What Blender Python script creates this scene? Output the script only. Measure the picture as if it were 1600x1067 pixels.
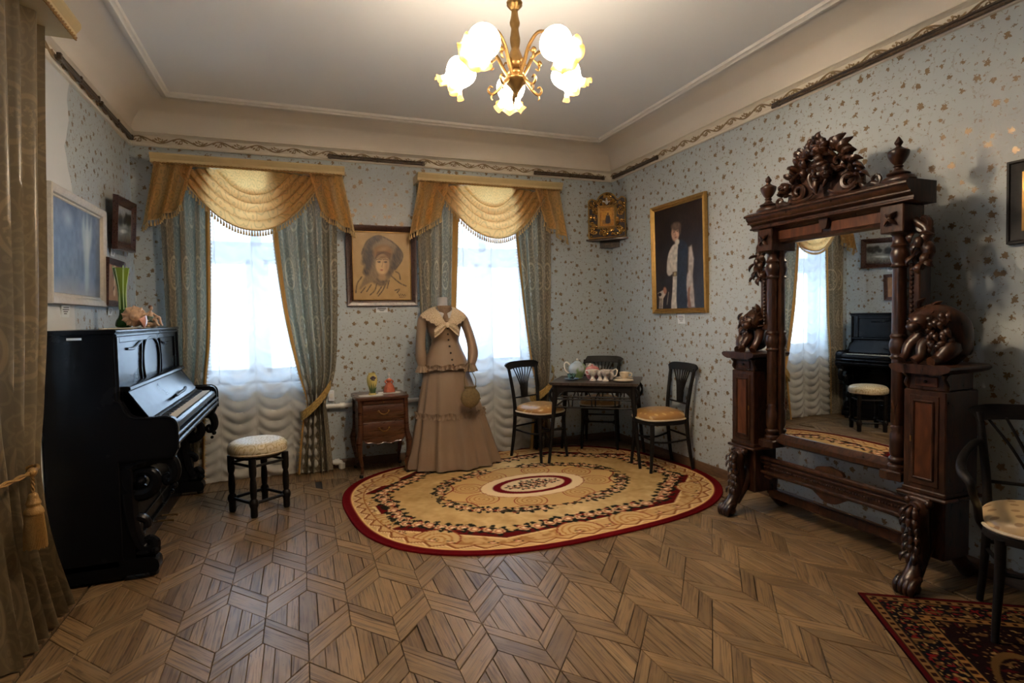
import bpy, bmesh, math, random
import numpy as np
from mathutils import Vector, Matrix
rnd = random.Random(7)
PI = math.pi
scene = bpy.context.scene
for o in list(bpy.data.objects):
    bpy.data.objects.remove(o)
COL = scene.collection

# ------------------------------------------------------------------ camera
# room: back (window) wall y = D, left wall x = XL, right wall x = XR, camera above (0, 0)
D, XL, XR = 5.545, -1.27, 3.32
YF = -1.9                       # wall behind the camera
ZC, ZCT, ZT = 2.878, 2.995, 3.225   # cornice foot, cornice top, ceiling
yaw, pitch, roll = map(math.radians, (20.70, -2.50, -1.03))
fw = Vector((math.sin(yaw)*math.cos(pitch), math.cos(yaw)*math.cos(pitch), math.sin(pitch)))
rt = Vector((math.cos(yaw), -math.sin(yaw), 0)); up = rt.cross(fw)
rt, up = rt*math.cos(roll) + up*math.sin(roll), -rt*math.sin(roll) + up*math.cos(roll)
cam = bpy.data.cameras.new('camera'); camo = bpy.data.objects.new('camera', cam); COL.objects.link(camo)
cam.sensor_width = 36; cam.lens = 879.6/1600*36; cam.clip_start = .05
camo.matrix_world = Matrix(((rt.x, up.x, -fw.x, 0), (rt.y, up.y, -fw.y, 0), (rt.z, up.z, -fw.z, 1.4), (0, 0, 0, 1)))
scene.camera = camo

# ------------------------------------------------------------------ daylight and exposure
w = bpy.data.worlds.new('overcast_sky'); scene.world = w; w.use_nodes = True
bg = w.node_tree.nodes['Background']; bg.inputs[0].default_value = (.78, .88, 1, 1); bg.inputs[1].default_value = 1.4
def area(name, loc, target, sx, sy, power, color):
    l = bpy.data.lights.new(name, 'AREA'); l.shape = 'RECTANGLE'; l.size = sx; l.size_y = sy
    l.energy = power; l.color = color
    o = bpy.data.objects.new(name, l); COL.objects.link(o); o.location = loc
    o.rotation_euler = (Vector(target) - Vector(loc)).to_track_quat('-Z', 'Y').to_euler()
    return o
SKY = (.50, .73, 1)
W1X, W2X, WHW, WZ0, WZ1 = -.345, 1.85, .52, .84, 2.62      # window centres, half width, sill, head
W3Y = 2.75                                                # window in the left wall
area('daylight_window', (W1X, D + .55, 1.73), (W1X, 0, 1.73), 1.25, 2.0, 36, SKY)
area('daylight_window', (W2X, D + .55, 1.73), (W2X, 0, 1.73), 1.25, 2.0, 36, SKY)
area('daylight_window', (XL - .55, W3Y, 1.73), (3, W3Y, 1.73), 1.25, 2.0, 36, SKY)
scene.view_settings.view_transform = 'Standard'; scene.view_settings.look = 'None'
scene.view_settings.gamma = 1; scene.view_settings.use_curve_mapping = False
scene.view_settings.exposure = 1.75

# ------------------------------------------------------------------ helpers
def tag(o, label, cat=None, group=None, kind=None):
    if label: o['label'] = label
    if cat: o['category'] = cat
    if group: o['group'] = group
    if kind: o['kind'] = kind
    return o
def thing(name, label, cat, loc=(0, 0, 0), rz=0, group=None):
    o = bpy.data.objects.new(name, None); COL.objects.link(o); o.empty_display_size = .1
    o.location = loc; o.rotation_euler = (0, 0, rz)
    return tag(o, label, cat, group)
def copy_tree(o, parent=None):
    c = o.copy(); COL.objects.link(c); c.parent = parent
    for ch in o.children: copy_tree(ch, c)
    return c
def lerp(a, b, t): return a + (b - a)*t
def smooth01(t): t = max(0, min(1, t)); return t*t*(3 - 2*t)
def cat(pts, n=8, closed=False):
    """Catmull-Rom through points (tuples of any length)."""
    P = [np.array(p, float) for p in pts]; out = []; m = len(P)
    for i in range(m if closed else m - 1):
        p1, p2 = P[i], P[(i+1) % m]
        p0 = P[i-1] if (closed or i > 0) else 2*p1 - p2
        p3 = P[(i+2) % m] if (closed or i + 2 < m) else 2*p2 - p1
        for k in range(n):
            t = k/n
            out.append(.5*((2*p1) + (p2-p0)*t + (2*p0-5*p1+4*p2-p3)*t*t + (3*p1-p0-3*p2+p3)*t**3))
    if not closed: out.append(P[-1])
    return [tuple(float(q) for q in p) for p in out]
class MB:
    def __init__(s): s.v = []; s.f = []; s.uv = {}
    def add(s, vs, fs, M=None):
        o = len(s.v)
        s.v += [tuple(M @ Vector(v)) for v in vs] if M else [tuple(v) for v in vs]
        s.f += [tuple(i + o for i in f) for f in fs]
        return o
    def box(s, x0, x1, y0, y1, z0, z1, ch=0, M=None):
        x0, x1 = min(x0, x1), max(x0, x1); y0, y1 = min(y0, y1), max(y0, y1); z0, z1 = min(z0, z1), max(z0, z1)
        if ch <= 0:
            vs = [(x, y, z) for x in (x0, x1) for y in (y0, y1) for z in (z0, z1)]
            s.add(vs, [(0, 1, 3, 2), (4, 6, 7, 5), (0, 4, 5, 1), (2, 3, 7, 6), (0, 2, 6, 4), (1, 5, 7, 3)], M); return s
        ch = min(ch, .45*min(x1-x0, y1-y0, z1-z0)); vs = []; ix = {}
        for a, x in enumerate((x0, x1)):
            for b, y in enumerate((y0, y1)):
                for c, z in enumerate((z0, z1)):
                    sx, sy, sz = (1, -1)[a]*ch, (1, -1)[b]*ch, (1, -1)[c]*ch
                    for k, p in enumerate(((x, y+sy, z+sz), (x+sx, y, z+sz), (x+sx, y+sy, z))):
                        ix[a, b, c, k] = len(vs); vs.append(p)
        fs = []
        for a in (0, 1):
            q = [(0, 0), (0, 1), (1, 1), (1, 0)]
            if a: q = q[::-1]
            fs.append(tuple(ix[a, b, c, 0] for b, c in q))
            fs.append(tuple(ix[b, a, c, 1] for b, c in q[::-1]))
            fs.append(tuple(ix[b, c, a, 2] for b, c in q))
        for b in (0, 1):
            for c in (0, 1):
                fs.append((ix[0, b, c, 1], ix[1, b, c, 1], ix[1, b, c, 2], ix[0, b, c, 2]))
                fs.append((ix[b, 0, c, 0], ix[b, 1, c, 0], ix[b, 1, c, 2], ix[b, 0, c, 2]))
                fs.append((ix[b, c, 0, 0], ix[b, c, 1, 0], ix[b, c, 1, 1], ix[b, c, 0, 1]))
        for a in (0, 1):
            for b in (0, 1):
                for c in (0, 1): fs.append(tuple(ix[a, b, c, k] for k in range(3)))
        s.add(vs, fs, M); return s
    def prism(s, poly, ax, a, b, M=None, ch=0):
        """poly in the plane across ax, in the order of the two other axes (x<y<z)"""
        n = len(poly)
        def P(q, t): return {'x': (t, q[0], q[1]), 'y': (q[0], t, q[1]), 'z': (q[0], q[1], t)}[ax]
        vs = [P(q, a) for q in poly] + [P(q, b) for q in poly]
        fs = [tuple(range(n)), tuple(range(2*n-1, n-1, -1))] + [(i, (i+1) % n + 0, (i+1) % n + n, i + n) for i in range(n)]
        s.add(vs, fs, M); return s
    def lathe(s, prof, c=(0, 0, 0), n=16, M=None, sx=1, sy=1, mod=None):
        vs = []; m = len(prof)
        for j, (r, z) in enumerate(prof):
            for i in range(n):
                t = 2*PI*i/n; rr = r*(mod(t, j/(m-1)) if mod else 1)
                vs.append((c[0]+rr*math.cos(t)*sx, c[1]+rr*math.sin(t)*sy, c[2]+z))
        fs = [(j*n+i, j*n+(i+1) % n, (j+1)*n+(i+1) % n, (j+1)*n+i) for j in range(m-1) for i in range(n)]
        if prof[0][0] > 1e-5: fs.append(tuple(range(n))[::-1])
        if prof[-1][0] > 1e-5: fs.append(tuple((m-1)*n+i for i in range(n)))
        s.add(vs, fs, M); return s
    def tube(s, pts, rad, n=8, sq=1, caps=True, M=None, ref=None):
        """sq squashes the section along the frame's second axis"""
        P = [Vector(p) for p in pts]; m = len(P)
        R = [rad]*m if isinstance(rad, (int, float)) else [lerp(rad[int(i*(len(rad)-1)/(m-1))], rad[min(len(rad)-1, int(i*(len(rad)-1)/(m-1))+1)], (i*(len(rad)-1)/(m-1)) % 1) for i in range(m)]
        T = [(P[min(i+1, m-1)] - P[max(i-1, 0)]).normalized() for i in range(m)]
        a = Vector(ref) if ref else (Vector((0, 0, 1)) if abs(T[0].z) < .9 else Vector((1, 0, 0)))
        vs = []
        for i in range(m):
            a = a - T[i]*a.dot(T[i])
            if a.length < 1e-5: a = T[i].orthogonal()
            a.normalize(); b = T[i].cross(a)
            for k in range(n):
                t = 2*PI*(k+.5)/n
                vs.append(P[i] + (a*math.cos(t)*sq + b*math.sin(t))*R[i])
        fs = [(j*n+i, j*n+(i+1) % n, (j+1)*n+(i+1) % n, (j+1)*n+i) for j in range(m-1) for i in range(n)]
        if caps: fs += [tuple(range(n))[::-1], tuple((m-1)*n+i for i in range(n))]
        s.add(vs, fs, M); return s
    def ell(s, c, r, n=10, m=6, M=None):
        if isinstance(r, (int, float)): r = (r, r, r)
        vs = [(c[0], c[1], c[2]-r[2])]
        for j in range(1, m):
            f = PI*j/m
            vs += [(c[0]+r[0]*math.sin(f)*math.cos(2*PI*i/n), c[1]+r[1]*math.sin(f)*math.sin(2*PI*i/n), c[2]-r[2]*math.cos(f)) for i in range(n)]
        vs.append((c[0], c[1], c[2]+r[2])); L = len(vs)-1
        fs = [(0, 1+(i+1) % n, 1+i) for i in range(n)]
        fs += [(1+j*n+i, 1+j*n+(i+1) % n, 1+(j+1)*n+(i+1) % n, 1+(j+1)*n+i) for j in range(m-2) for i in range(n)]
        fs += [(L, 1+(m-2)*n+i, 1+(m-2)*n+(i+1) % n) for i in range(n)]
        s.add(vs, fs, M); return s
    def grid(s, fn, nu, nv, wrap=False, uv=None, M=None):
        vs = [fn(i/nu, j/nv) for j in range(nv+1) for i in range(nu + (0 if wrap else 1))]
        k = nu if wrap else nu+1
        o = s.add(vs, [(j*k+i, j*k+(i+1) % k, (j+1)*k+(i+1) % k, (j+1)*k+i) for j in range(nv) for i in range(nu)], M)
        if uv:
            q = 0
            for j in range(nv+1):
                for i in range(k): s.uv[o+q] = uv(i/nu, j/nv); q += 1
        return s
    def disc(s, poly, z0, z1, inset=0, M=None):
        """flat slab from a closed xy polygon with a bevelled upper rim"""
        n = len(poly); cx = sum(p[0] for p in poly)/n; cy = sum(p[1] for p in poly)/n
        f = [(lerp(p[0], cx, 0) - (p[0]-cx)/max(1e-6, math.hypot(p[0]-cx, p[1]-cy))*inset, p[1] - (p[1]-cy)/max(1e-6, math.hypot(p[0]-cx, p[1]-cy))*inset) for p in poly]
        vs = [(x, y, z0) for x, y in poly] + [(x, y, z1-inset) for x, y in poly] + [(x, y, z1) for x, y in f]
        fs = [tuple(range(n))[::-1], tuple(range(2*n, 3*n))]
        for r in (0, 1): fs += [(r*n+i, r*n+(i+1) % n, (r+1)*n+(i+1) % n, (r+1)*n+i) for i in range(n)]
        s.add(vs, fs, M); return s
    def mesh(s, name, sm=40):
        me = bpy.data.meshes.new(name); me.from_pydata(s.v, [], s.f)
        bm = bmesh.new(); bm.from_mesh(me); bmesh.ops.recalc_face_normals(bm, faces=bm.faces); bm.to_mesh(me); bm.free()
        if s.uv:
            ul = me.uv_layers.new(name='UVMap'); a = np.zeros((len(me.loops), 2), 'f')
            vi = np.zeros(len(me.loops), 'i'); me.loops.foreach_get('vertex_index', vi)
            t = np.zeros((len(s.v), 2), 'f')
            for k, q in s.uv.items(): t[k] = q
            ul.data.foreach_set('uv', t[vi].ravel())
        if sm:
            me.polygons.foreach_set('use_smooth', [True]*len(me.polygons))
            me.set_sharp_from_angle(angle=math.radians(sm))
        return me
    def build(s, name, mat, parent=None, sm=40, off=None):
        if off: s.v = [(v[0]-off[0], v[1]-off[1], v[2]-off[2]) for v in s.v]
        me = s.mesh(name, sm); me.materials.append(mat)
        return link(name, me, parent)
def link(name, me, parent=None, loc=None, rz=None):
    o = bpy.data.objects.new(name, me); COL.objects.link(o)
    if parent: o.parent = parent
    if loc: o.location = loc
    if rz is not None: o.rotation_euler = (0, 0, rz)
    return o
def rot(ax, deg, at=(0, 0, 0)):
    return Matrix.Translation(at) @ Matrix.Rotation(math.radians(deg), 4, ax) @ Matrix.Translation(-Vector(at))
def xf(loc=(0, 0, 0), rz=0, rx=0, ry=0, sc=1):
    m = Matrix.Translation(loc) @ Matrix.Rotation(math.radians(rz), 4, 'Z') @ Matrix.Rotation(math.radians(ry), 4, 'Y') @ Matrix.Rotation(math.radians(rx), 4, 'X')
    return m @ (Matrix.Scale(sc, 4) if isinstance(sc, (int, float)) else Matrix.Diagonal((*sc, 1)))
def spiral(c, r0, r1, a0, turns, n=24, plane='xz', y=0):
    out = []
    for i in range(n+1):
        t = i/n; a = math.radians(a0) + 2*PI*turns*t; r = lerp(r0, r1, t)
        u, v = c[0]+r*math.cos(a), c[1]+r*math.sin(a)
        out.append({'xz': (u, y, v), 'yz': (y, u, v), 'xy': (u, v, y)}[plane])
    return out

# ------------------------------------------------------------------ materials
def lin(*c): return tuple((q/255/12.92 if q/255 <= .04045 else ((q/255+.055)/1.055)**2.4) for q in c)
class G:
    def __init__(s, name):
        s.m = bpy.data.materials.new(name); s.m.use_nodes = True; s.t = s.m.node_tree
        s.b = s.t.nodes['Principled BSDF']; s.out = s.t.nodes['Material Output']
    def n(s, typ, ins=(), out=0, **kw):
        d = s.t.nodes.new('ShaderNode'+typ)
        for k, q in kw.items(): setattr(d, k, q)
        it = ins.items() if isinstance(ins, dict) else enumerate(ins)
        for k, q in it: s.put(d.inputs[k], q)
        return d.outputs[out]
    def put(s, sock, q):
        if q is None: return
        if isinstance(q, bpy.types.NodeSocket): s.t.links.new(q, sock)
        elif isinstance(q, (tuple, list)) and len(q) == 3 and sock.type == 'RGBA': sock.default_value = (*q, 1)
        else: sock.default_value = q
    def math(s, op, a, b=0, c=0): return s.n('Math', [a, b, c], operation=op)
    def vm(s, op, a, b=(0, 0, 0), out=0): return s.n('VectorMath', [a, b], out, operation=op)
    def mix(s, f, a, b): return s.n('Mix', {0: f, 6: a, 7: b}, 2, data_type='RGBA')
    def ss(s, x, a, b): return s.n('MapRange', {0: x, 1: a, 2: b, 3: 0., 4: 1.}, 0, interpolation_type='SMOOTHSTEP')
    def noise(s, vec, sc, det=2, out=0, dist=0): return s.n('TexNoise', {'Vector': vec, 'Scale': sc, 'Detail': det, 'Distortion': dist}, out)
    def coord(s, k='Object'): return s.n('TexCoord', (), {'Generated': 0, 'UV': 2, 'Object': 3}[k])
    def sep(s, v): d = s.t.nodes.new('ShaderNodeSeparateXYZ'); s.put(d.inputs[0], v); return d.outputs[:]
    def set(s, **kw):
        for k, q in kw.items(): s.put(s.b.inputs[k.replace('_', ' ')], q)
        return s
    def bump(s, h, st=.3, dist=.01): s.put(s.b.inputs['Normal'], s.n('Bump', {'Height': h, 'Strength': st, 'Distance': dist})); return s
def plain(name, col, rough=.5, metal=0, var=.15, sc=20, bump=0, bsc=60, **kw):
    g = G(name); co = g.coord()
    if var: col2 = g.mix(g.noise(co, sc, 3), tuple(c*(1-var) for c in col), tuple(min(1, c*(1+var)) for c in col))
    else: col2 = col
    g.set(Base_Color=col2, Roughness=rough, Metallic=metal, **kw)
    if bump: g.bump(g.noise(co, bsc, 3), bump, .004)
    return g.m
def wood(name, c1, c2, rough=.35, sc=(3, 3, 30), coat=.0, spec=.5):
    g = G(name); v = g.vm('MULTIPLY', g.coord(), sc)
    n = g.noise(v, 2.2, 4, dist=1.2); f = g.ss(n, .3, .75)
    g.set(Base_Color=g.mix(f, c1, c2), Roughness=g.math('MULTIPLY_ADD', n, .25, rough-.1), Coat_Weight=coat, Coat_Roughness=.15, Specular_IOR_Level=spec)
    g.bump(n, .12, .003); return g.m
def cloth(name, col, trans, tw=.4, pat=None, patcol=None, rough=.7, spec=.3, bump=.15, tr=0, sheen=0.):
    """fabric: reflects col, lets light through tinted trans; pat(g, uv) -> 0..1 mask painted patcol"""
    g = G(name); uv = g.coord('UV'); base = col; tcol = trans
    if pat:
        k = pat(g, uv); base = g.mix(k, col, patcol); tcol = g.mix(k, trans, tuple(q*.72 for q in trans))
        g.put(g.b.inputs['Roughness'], g.math('MULTIPLY_ADD', k, .2, rough-.1))
    else: g.set(Roughness=rough)
    g.set(Base_Color=base, Specular_IOR_Level=spec, Sheen_Weight=sheen)
    wv = g.noise(uv, 300, 1); g.bump(wv, bump, .002)
    t = g.n('BsdfTranslucent', [tcol]); sh = g.n('MixShader', [tw, g.b.outputs[0], t])
    if tr: sh = g.n('MixShader', [tr, sh, g.n('BsdfTransparent', [(1, 1, 1)])])
    g.put(g.out.inputs[0], sh); return g.m
def scrolls(g, uv, sc=1.0, th=.5):
    """thin curling vine pattern"""
    d = g.noise(uv, 5*sc, 2, out=1); v = g.vm('ADD', uv, g.vm('SCALE', d)) if False else g.vm('ADD', uv, g.vm('MULTIPLY', d, (.12/sc, .12/sc, 0)))
    w1 = g.n('TexVoronoi', {'Vector': v, 'Scale': 14*sc}, 0, voronoi_dimensions='2D', feature='F1')
    s1 = g.math('SINE', g.math('MULTIPLY', w1, 16.0))
    return g.ss(s1, th, th+.35)
def damask(g, uv):
    """rows of medallions in wreaths with curling scrollwork between"""
    x, y, _ = g.sep(uv); px, py = .34, .52
    row = g.math('FLOOR', g.math('DIVIDE', y, py))
    fx = g.math('SUBTRACT', g.math('FRACT', g.math('ADD', g.math('DIVIDE', x, px), g.math('MULTIPLY', g.math('MODULO', row, 2), .5))), .5)
    fy = g.math('SUBTRACT', g.math('FRACT', g.math('DIVIDE', y, py)), .5)
    ex = g.math('MULTIPLY', fx, px/.085); ey = g.math('MULTIPLY', fy, py/.125)
    r = g.math('SQRT', g.math('ADD', g.math('MULTIPLY', ex, ex), g.math('MULTIPLY', ey, ey)))
    ring = g.math('MULTIPLY', g.ss(r, .93, 1.0), g.math('SUBTRACT', 1, g.ss(r, 1.14, 1.2)))
    sc = scrolls(g, uv, .8, .35)
    inner = g.math('SUBTRACT', 1, g.ss(r, .8, .9)); outer = g.ss(r, 1.2, 1.3)
    bouquet = g.math('MULTIPLY', inner, g.ss(g.noise(uv, 38, 3), .5, .58))
    m = g.math('MAXIMUM', ring, g.math('MAXIMUM', bouquet, g.math('MULTIPLY', g.math('MULTIPLY', outer, sc), .5)))
    return m
def vine(g, uv): return scrolls(g, uv, 1.1, .45)
def sprigs(g, uv):
    v = g.n('TexVoronoi', {'Vector': uv, 'Scale': 13, 'Randomness': .35}, 0, voronoi_dimensions='2D')
    return g.math('SUBTRACT', 1, g.ss(v, .16, .22))

def wallpaper():
    g = G('floral_wallpaper'); uv0 = g.coord('UV')
    uv = g.vm('ADD', uv0, g.vm('MULTIPLY', g.vm('SUBTRACT', g.noise(uv0, 85, 2, out=1), (.5, .5, .5)), (.034, .034, 0)))
    def motif(scale, R, petals, seed, keep, ecc=1):
        p = g.vm('ADD', uv, (seed, seed*1.7, 0))
        d = g.t.nodes.new('ShaderNodeTexVoronoi'); d.voronoi_dimensions = '2D'; g.put(d.inputs['Vector'], p); d.inputs['Scale'].default_value = scale; d.inputs['Randomness'].default_value = .82
        lx, ly, _ = g.sep(g.vm('SUBTRACT', p, d.outputs['Position']))
        cr, cg, cb = g.sep(d.outputs['Color'])
        a = g.math('MULTIPLY', cr, 6.28); ca, sa = g.math('COSINE', a), g.math('SINE', a)
        rx = g.math('SUBTRACT', g.math('MULTIPLY', lx, ca), g.math('MULTIPLY', ly, sa))
        ry = g.math('MULTIPLY', g.math('ADD', g.math('MULTIPLY', lx, sa), g.math('MULTIPLY', ly, ca)), ecc)
        ln = g.math('SQRT', g.math('ADD', g.math('MULTIPLY', rx, rx), g.math('MULTIPLY', ry, ry)))
        th = g.math('ARCTAN2', ry, rx)
        lim = g.math('MULTIPLY', g.math('MULTIPLY_ADD', g.math('COSINE', g.math('MULTIPLY', th, petals)), .15, .74), g.math('MULTIPLY', g.math('MULTIPLY_ADD', cb, .6, .62), R))
        k = g.math('SUBTRACT', 1, g.ss(g.math('SUBTRACT', ln, lim), -.0015, .0015))
        return g.math('MULTIPLY', k, g.math('LESS_THAN', cg, keep))
    fl = motif(9.4, .021, 5, 3.3, .9); lf = motif(16, .0105, 3, 11.9, .85, 1.5); l2 = motif(26, .0062, 2, 5.2, .85, 1.8)
    st_ = g.n('TexVoronoi', {'Vector': g.vm('ADD', uv, (3.3, 5.61, 0)), 'Scale': 9.4, 'Randomness': .82}, 0, voronoi_dimensions='2D', feature='DISTANCE_TO_EDGE')
    stem = g.math('MULTIPLY', g.math('SUBTRACT', 1, g.ss(st_, .012, .03)), g.math('MULTIPLY', g.ss(g.noise(uv0, 14, 1), .5, .6), .4))
    lf = g.math('MAXIMUM', stem, g.math('MULTIPLY', g.math('MAXIMUM', lf, l2), .85))
    k = g.math('MAXIMUM', fl, lf)
    bgc = g.mix(g.noise(uv, 1.3, 2), (.41, .455, .465), (.465, .505, .51))
    flc = g.mix(g.noise(uv, 30, 1), (.15, .092, .046), (.27, .18, .09))
    g.set(Base_Color=g.mix(k, bgc, flc), Roughness=g.math('MULTIPLY_ADD', k, -.18, .55), Metallic=g.math('MULTIPLY', fl, .3))
    g.bump(g.noise(uv, 220, 2), .1, .002)
    return g.m
M = {}
M['wallpaper'] = wallpaper()
M['plaster'] = plain('bare_wall_paper', (.60, .61, .60), .7, var=.05, sc=3)
M['ceiling'] = plain('ceiling_paint', (.60, .605, .60), .8, var=.03, sc=1.5)
M['stucco'] = plain('cornice_cream_stucco', (.72, .65, .53), .6, var=.07, sc=6)
M['gilt_relief'] = plain('frieze_ochre_relief', (.33, .23, .12), .55, var=.25, sc=25)
M['rail'] = wood('dark_rail_wood', (.035, .022, .012), (.11, .07, .035), .35, (20, 20, 20))
M['baseboard'] = wood('baseboard_wood', (.09, .047, .022), (.15, .08, .038), .45, (4, 4, 40))
M['white_paint'] = plain('window_white_paint', (.74, .76, .78), .4, var=.04)
M['pipe'] = plain('pipe_white_enamel', (.74, .72, .67), .3, var=.06)
M['black_wood'] = wood('ebonised_wood', (.004, .0032, .0028), (.010, .0075, .006), .48, (8, 8, 30), coat=.0, spec=.22)
M['walnut'] = wood('dark_carved_walnut', (.016, .0058, .0027), (.062, .021, .0085), .30, (14, 14, 4), coat=.0, spec=.45)
M['walnut_panel'] = wood('walnut_burl_panel', (.045, .013, .0045), (.12, .037, .012), .30, (9, 9, 2), coat=.0, spec=.4)
M['mahogany'] = wood('mahogany', (.040, .013, .006), (.095, .032, .013), .28, (4, 4, 22), coat=.25)
M['brown_frame'] = wood('brown_frame_wood', (.035, .012, .007), (.075, .026, .013), .28, (40, 40, 40), coat=.1)
M['gold_frame'] = plain('gilded_frame', (.42, .25, .075), .4, .75, .3, 30, .3, 90)
M['gold_dark'] = plain('dark_carved_gilding', (.24, .12, .028), .35, .8, .6, 40, .4, 70)
M['cream_frame'] = plain('cream_carved_frame', (.50, .45, .37), .5, 0, .2, 40, .5, 120)
M['brass'] = plain('aged_brass', (.27, .155, .05), .36, .85, .3, 30, .15, 80)
M['paper'] = plain('caption_paper', (.72, .76, .78), .6, var=.03)
M['ink'] = plain('caption_ink', (.08, .08, .09), .8, var=0)
M['glass_mirror'] = plain('mirror_glass', (.86, .88, .88), .012, 1, 0)
M['rope'] = plain('gold_rope', (.31, .165, .04), .5, .2, .3, 60, .4, 200)
def attr_mat(name, rough=.6, spec=.3, bump=0, bsc=200):
    g = G(name); g.set(Base_Color=g.n('Attribute', (), 0, attribute_name='Col'), Roughness=rough, Specular_IOR_Level=spec)
    if bump: g.bump(g.noise(g.coord(), bsc, 2), bump, .004)
    return g.m
M['paint'] = attr_mat('oil_paint', .42, .35, .25, 90)
M['pile'] = attr_mat('carpet_pile', .95, .05, .5, 400)
def color_mesh(name, P, RGB, faces, mat, parent=None):
    """P (n,3), RGB srgb 0..1 (n,3)"""
    me = bpy.data.meshes.new(name); me.from_pydata(P.tolist(), [], faces)
    ca = me.color_attributes.new('Col', 'FLOAT_COLOR', 'POINT')
    c = np.ones((len(P), 4), 'f'); c[:, :3] = np.clip(RGB, 0, 1)**2.2
    ca.data.foreach_set('color', c.ravel()); me.materials.append(mat)
    me.polygons.foreach_set('use_smooth', [True]*len(me.polygons))
    return link(name, me, parent)
# ------------------------------------------------------------------ floor: tumbling-block parquet
def parquet_mat():
    g = G('parquet_oak'); uv = g.coord('UV')
    r = g.math('FRACT', g.math('ADD', g.n('ObjectInfo', (), 5), g.n('NewGeometry', (), 8)))
    off = g.n('CombineXYZ', [g.math('MULTIPLY', r, 37.0), g.math('MULTIPLY', r, 91.0), 0.])
    v = g.vm('ADD', uv, off)
    gr = g.noise(g.vm('MULTIPLY', v, (2.6, 60, 1)), 1.7, 6, dist=.8)
    bl = g.noise(g.vm('MULTIPLY', v, (3, 6, 1)), 2.0, 3)
    knots = g.ss(g.noise(g.vm('MULTIPLY', v, (18, 40, 1)), 1.0, 2), .70, .76)
    c = g.mix(r, (.138, .081, .034), (.25, .153, .069))
    c = g.mix(g.math('MULTIPLY', g.ss(gr, .44, .70), .85), c, (.042, .020, .008))
    c = g.mix(g.math('MULTIPLY', g.ss(bl, .5, .8), .35), c, (.31, .21, .12))
    c = g.mix(g.math('MULTIPLY', knots, .6), c, (.02, .012, .007))
    g.set(Base_Color=c, Roughness=g.math('MULTIPLY_ADD', gr, .3, .24), Specular_IOR_Level=.4)
    g.bump(gr, .28, .003); return g.m
M['parquet'] = parquet_mat()
fb = MB(); fb.box(XL, XR, YF, D, -.10, -.016)
floor = fb.build('floor', plain('floor_subfloor', (.02, .012, .007), .8), sm=0); tag(floor, None, kind='structure')
PA, PB, PCC = .186, .2205, .2205           # half width, half height of the rhombus, band height
def clip(poly, nx, ny, d):                   # keep nx*x+ny*y <= d
    out = []
    for i, p in enumerate(poly):
        q = poly[(i+1) % len(poly)]; a = nx*p[0]+ny*p[1]-d; b = nx*q[0]+ny*q[1]-d
        if a <= 0: out.append(p)
        if (a < 0) != (b < 0) and abs(a-b) > 1e-12:
            t = a/(a-b); out.append((p[0]+(q[0]-p[0])*t, p[1]+(q[1]-p[1])*t))
    return out
def parea(p): return .5*abs(sum(p[i][0]*p[(i+1) % len(p)][1]-p[(i+1) % len(p)][0]*p[i][1] for i in range(len(p))))
def shrink(poly, g):
    n = len(poly); s = sum(poly[i][0]*poly[(i+1) % n][1]-poly[(i+1) % n][0]*poly[i][1] for i in range(n))
    if s < 0: poly = poly[::-1]
    out = poly
    for i in range(n):
        p, q = poly[i], poly[(i+1) % n]; dx, dy = q[0]-p[0], q[1]-p[1]; L = math.hypot(dx, dy)
        if L < 1e-6: continue
        nx, ny = dy/L, -dx/L; out = clip(out, nx, ny, nx*p[0]+ny*p[1]-g)
        if len(out) < 3: return []
    return out
def plank_geo(poly, ang):
    """bevelled board from its outline; uv along the grain"""
    g_ = rnd.choice((.0005, .0007, .0010, .0018)); a = shrink(poly, g_); b = shrink(poly, g_+.0017)
    if len(a) != len(b) or len(a) < 3 or parea(b) < 2e-4: return None
    n = len(a); ca, sa = math.cos(ang), math.sin(ang)
    vs = [(x, y, -.016) for x, y in a] + [(x, y, -.0025) for x, y in a] + [(x, y, 0) for x, y in b]
    fs = [tuple(range(2*n, 3*n))]
    for r in (0, 1): fs += [(r*n+i, r*n+(i+1) % n, (r+1)*n+(i+1) % n, (r+1)*n+i) for i in range(n)]
    uv = [(x*ca+y*sa, -x*sa+y*ca) for x, y, z in vs]
    return vs, fs, uv
def cell_planks(var):
    R = random.Random(100+var); out = []
    cuts = [-PA]
    k = [5, 6, 4, 5, 6][var % 5]
    for i in range(1, k): cuts.append(-PA + 2*PA*(i + R.uniform(-.28, .28))/k)
    cuts.append(PA)
    rh = [(-PA, 0), (0, -PB), (PA, 0), (0, PB)]
    for i in range(k):
        p = clip(clip(rh, 1, 0, cuts[i+1]), -1, 0, -cuts[i])
        if len(p) > 2 and parea(p) > 4e-4: out.append((p, PI/2))
    for sgn in (-1, 1):
        t = R.uniform(.42, .58) if var % 3 else R.uniform(.3, .4)
        for a, b in ((0, t), (t, 1)):
            q = [(sgn*PA, -PCC*a), (0, -PB-PCC*a), (0, -PB-PCC*b), (sgn*PA, -PCC*b)]
            out.append((q, math.atan2(PB, PA)*sgn))
    return out
BX0, BX1, BY1 = -1.088, 2.976, 5.17
NV = 5
variants = [cell_planks(v) for v in range(NV)]
RUGC, RUGT, RUGA, RUGB, RUGN = (1.775, 4.262), math.radians(5.5), 1.50, 1.20, 2.7
def rug_s(x, y):
    dx, dy = x-RUGC[0], y-RUGC[1]; c, s_ = math.cos(RUGT), math.sin(RUGT)
    return (abs((dx*c+dy*s_)/RUGA)**RUGN + abs((-dx*s_+dy*c)/RUGB)**RUGN)**(1/RUGN)
def topx(x, y):
    q = Vector((x, y, -1.4)); d = q.dot(fw)
    return (800+879.6*q.dot(rt)/d, 533.5-879.6*q.dot(up)/d) if d > .2 else (-999, -999)
cands = []; rest = []
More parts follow.
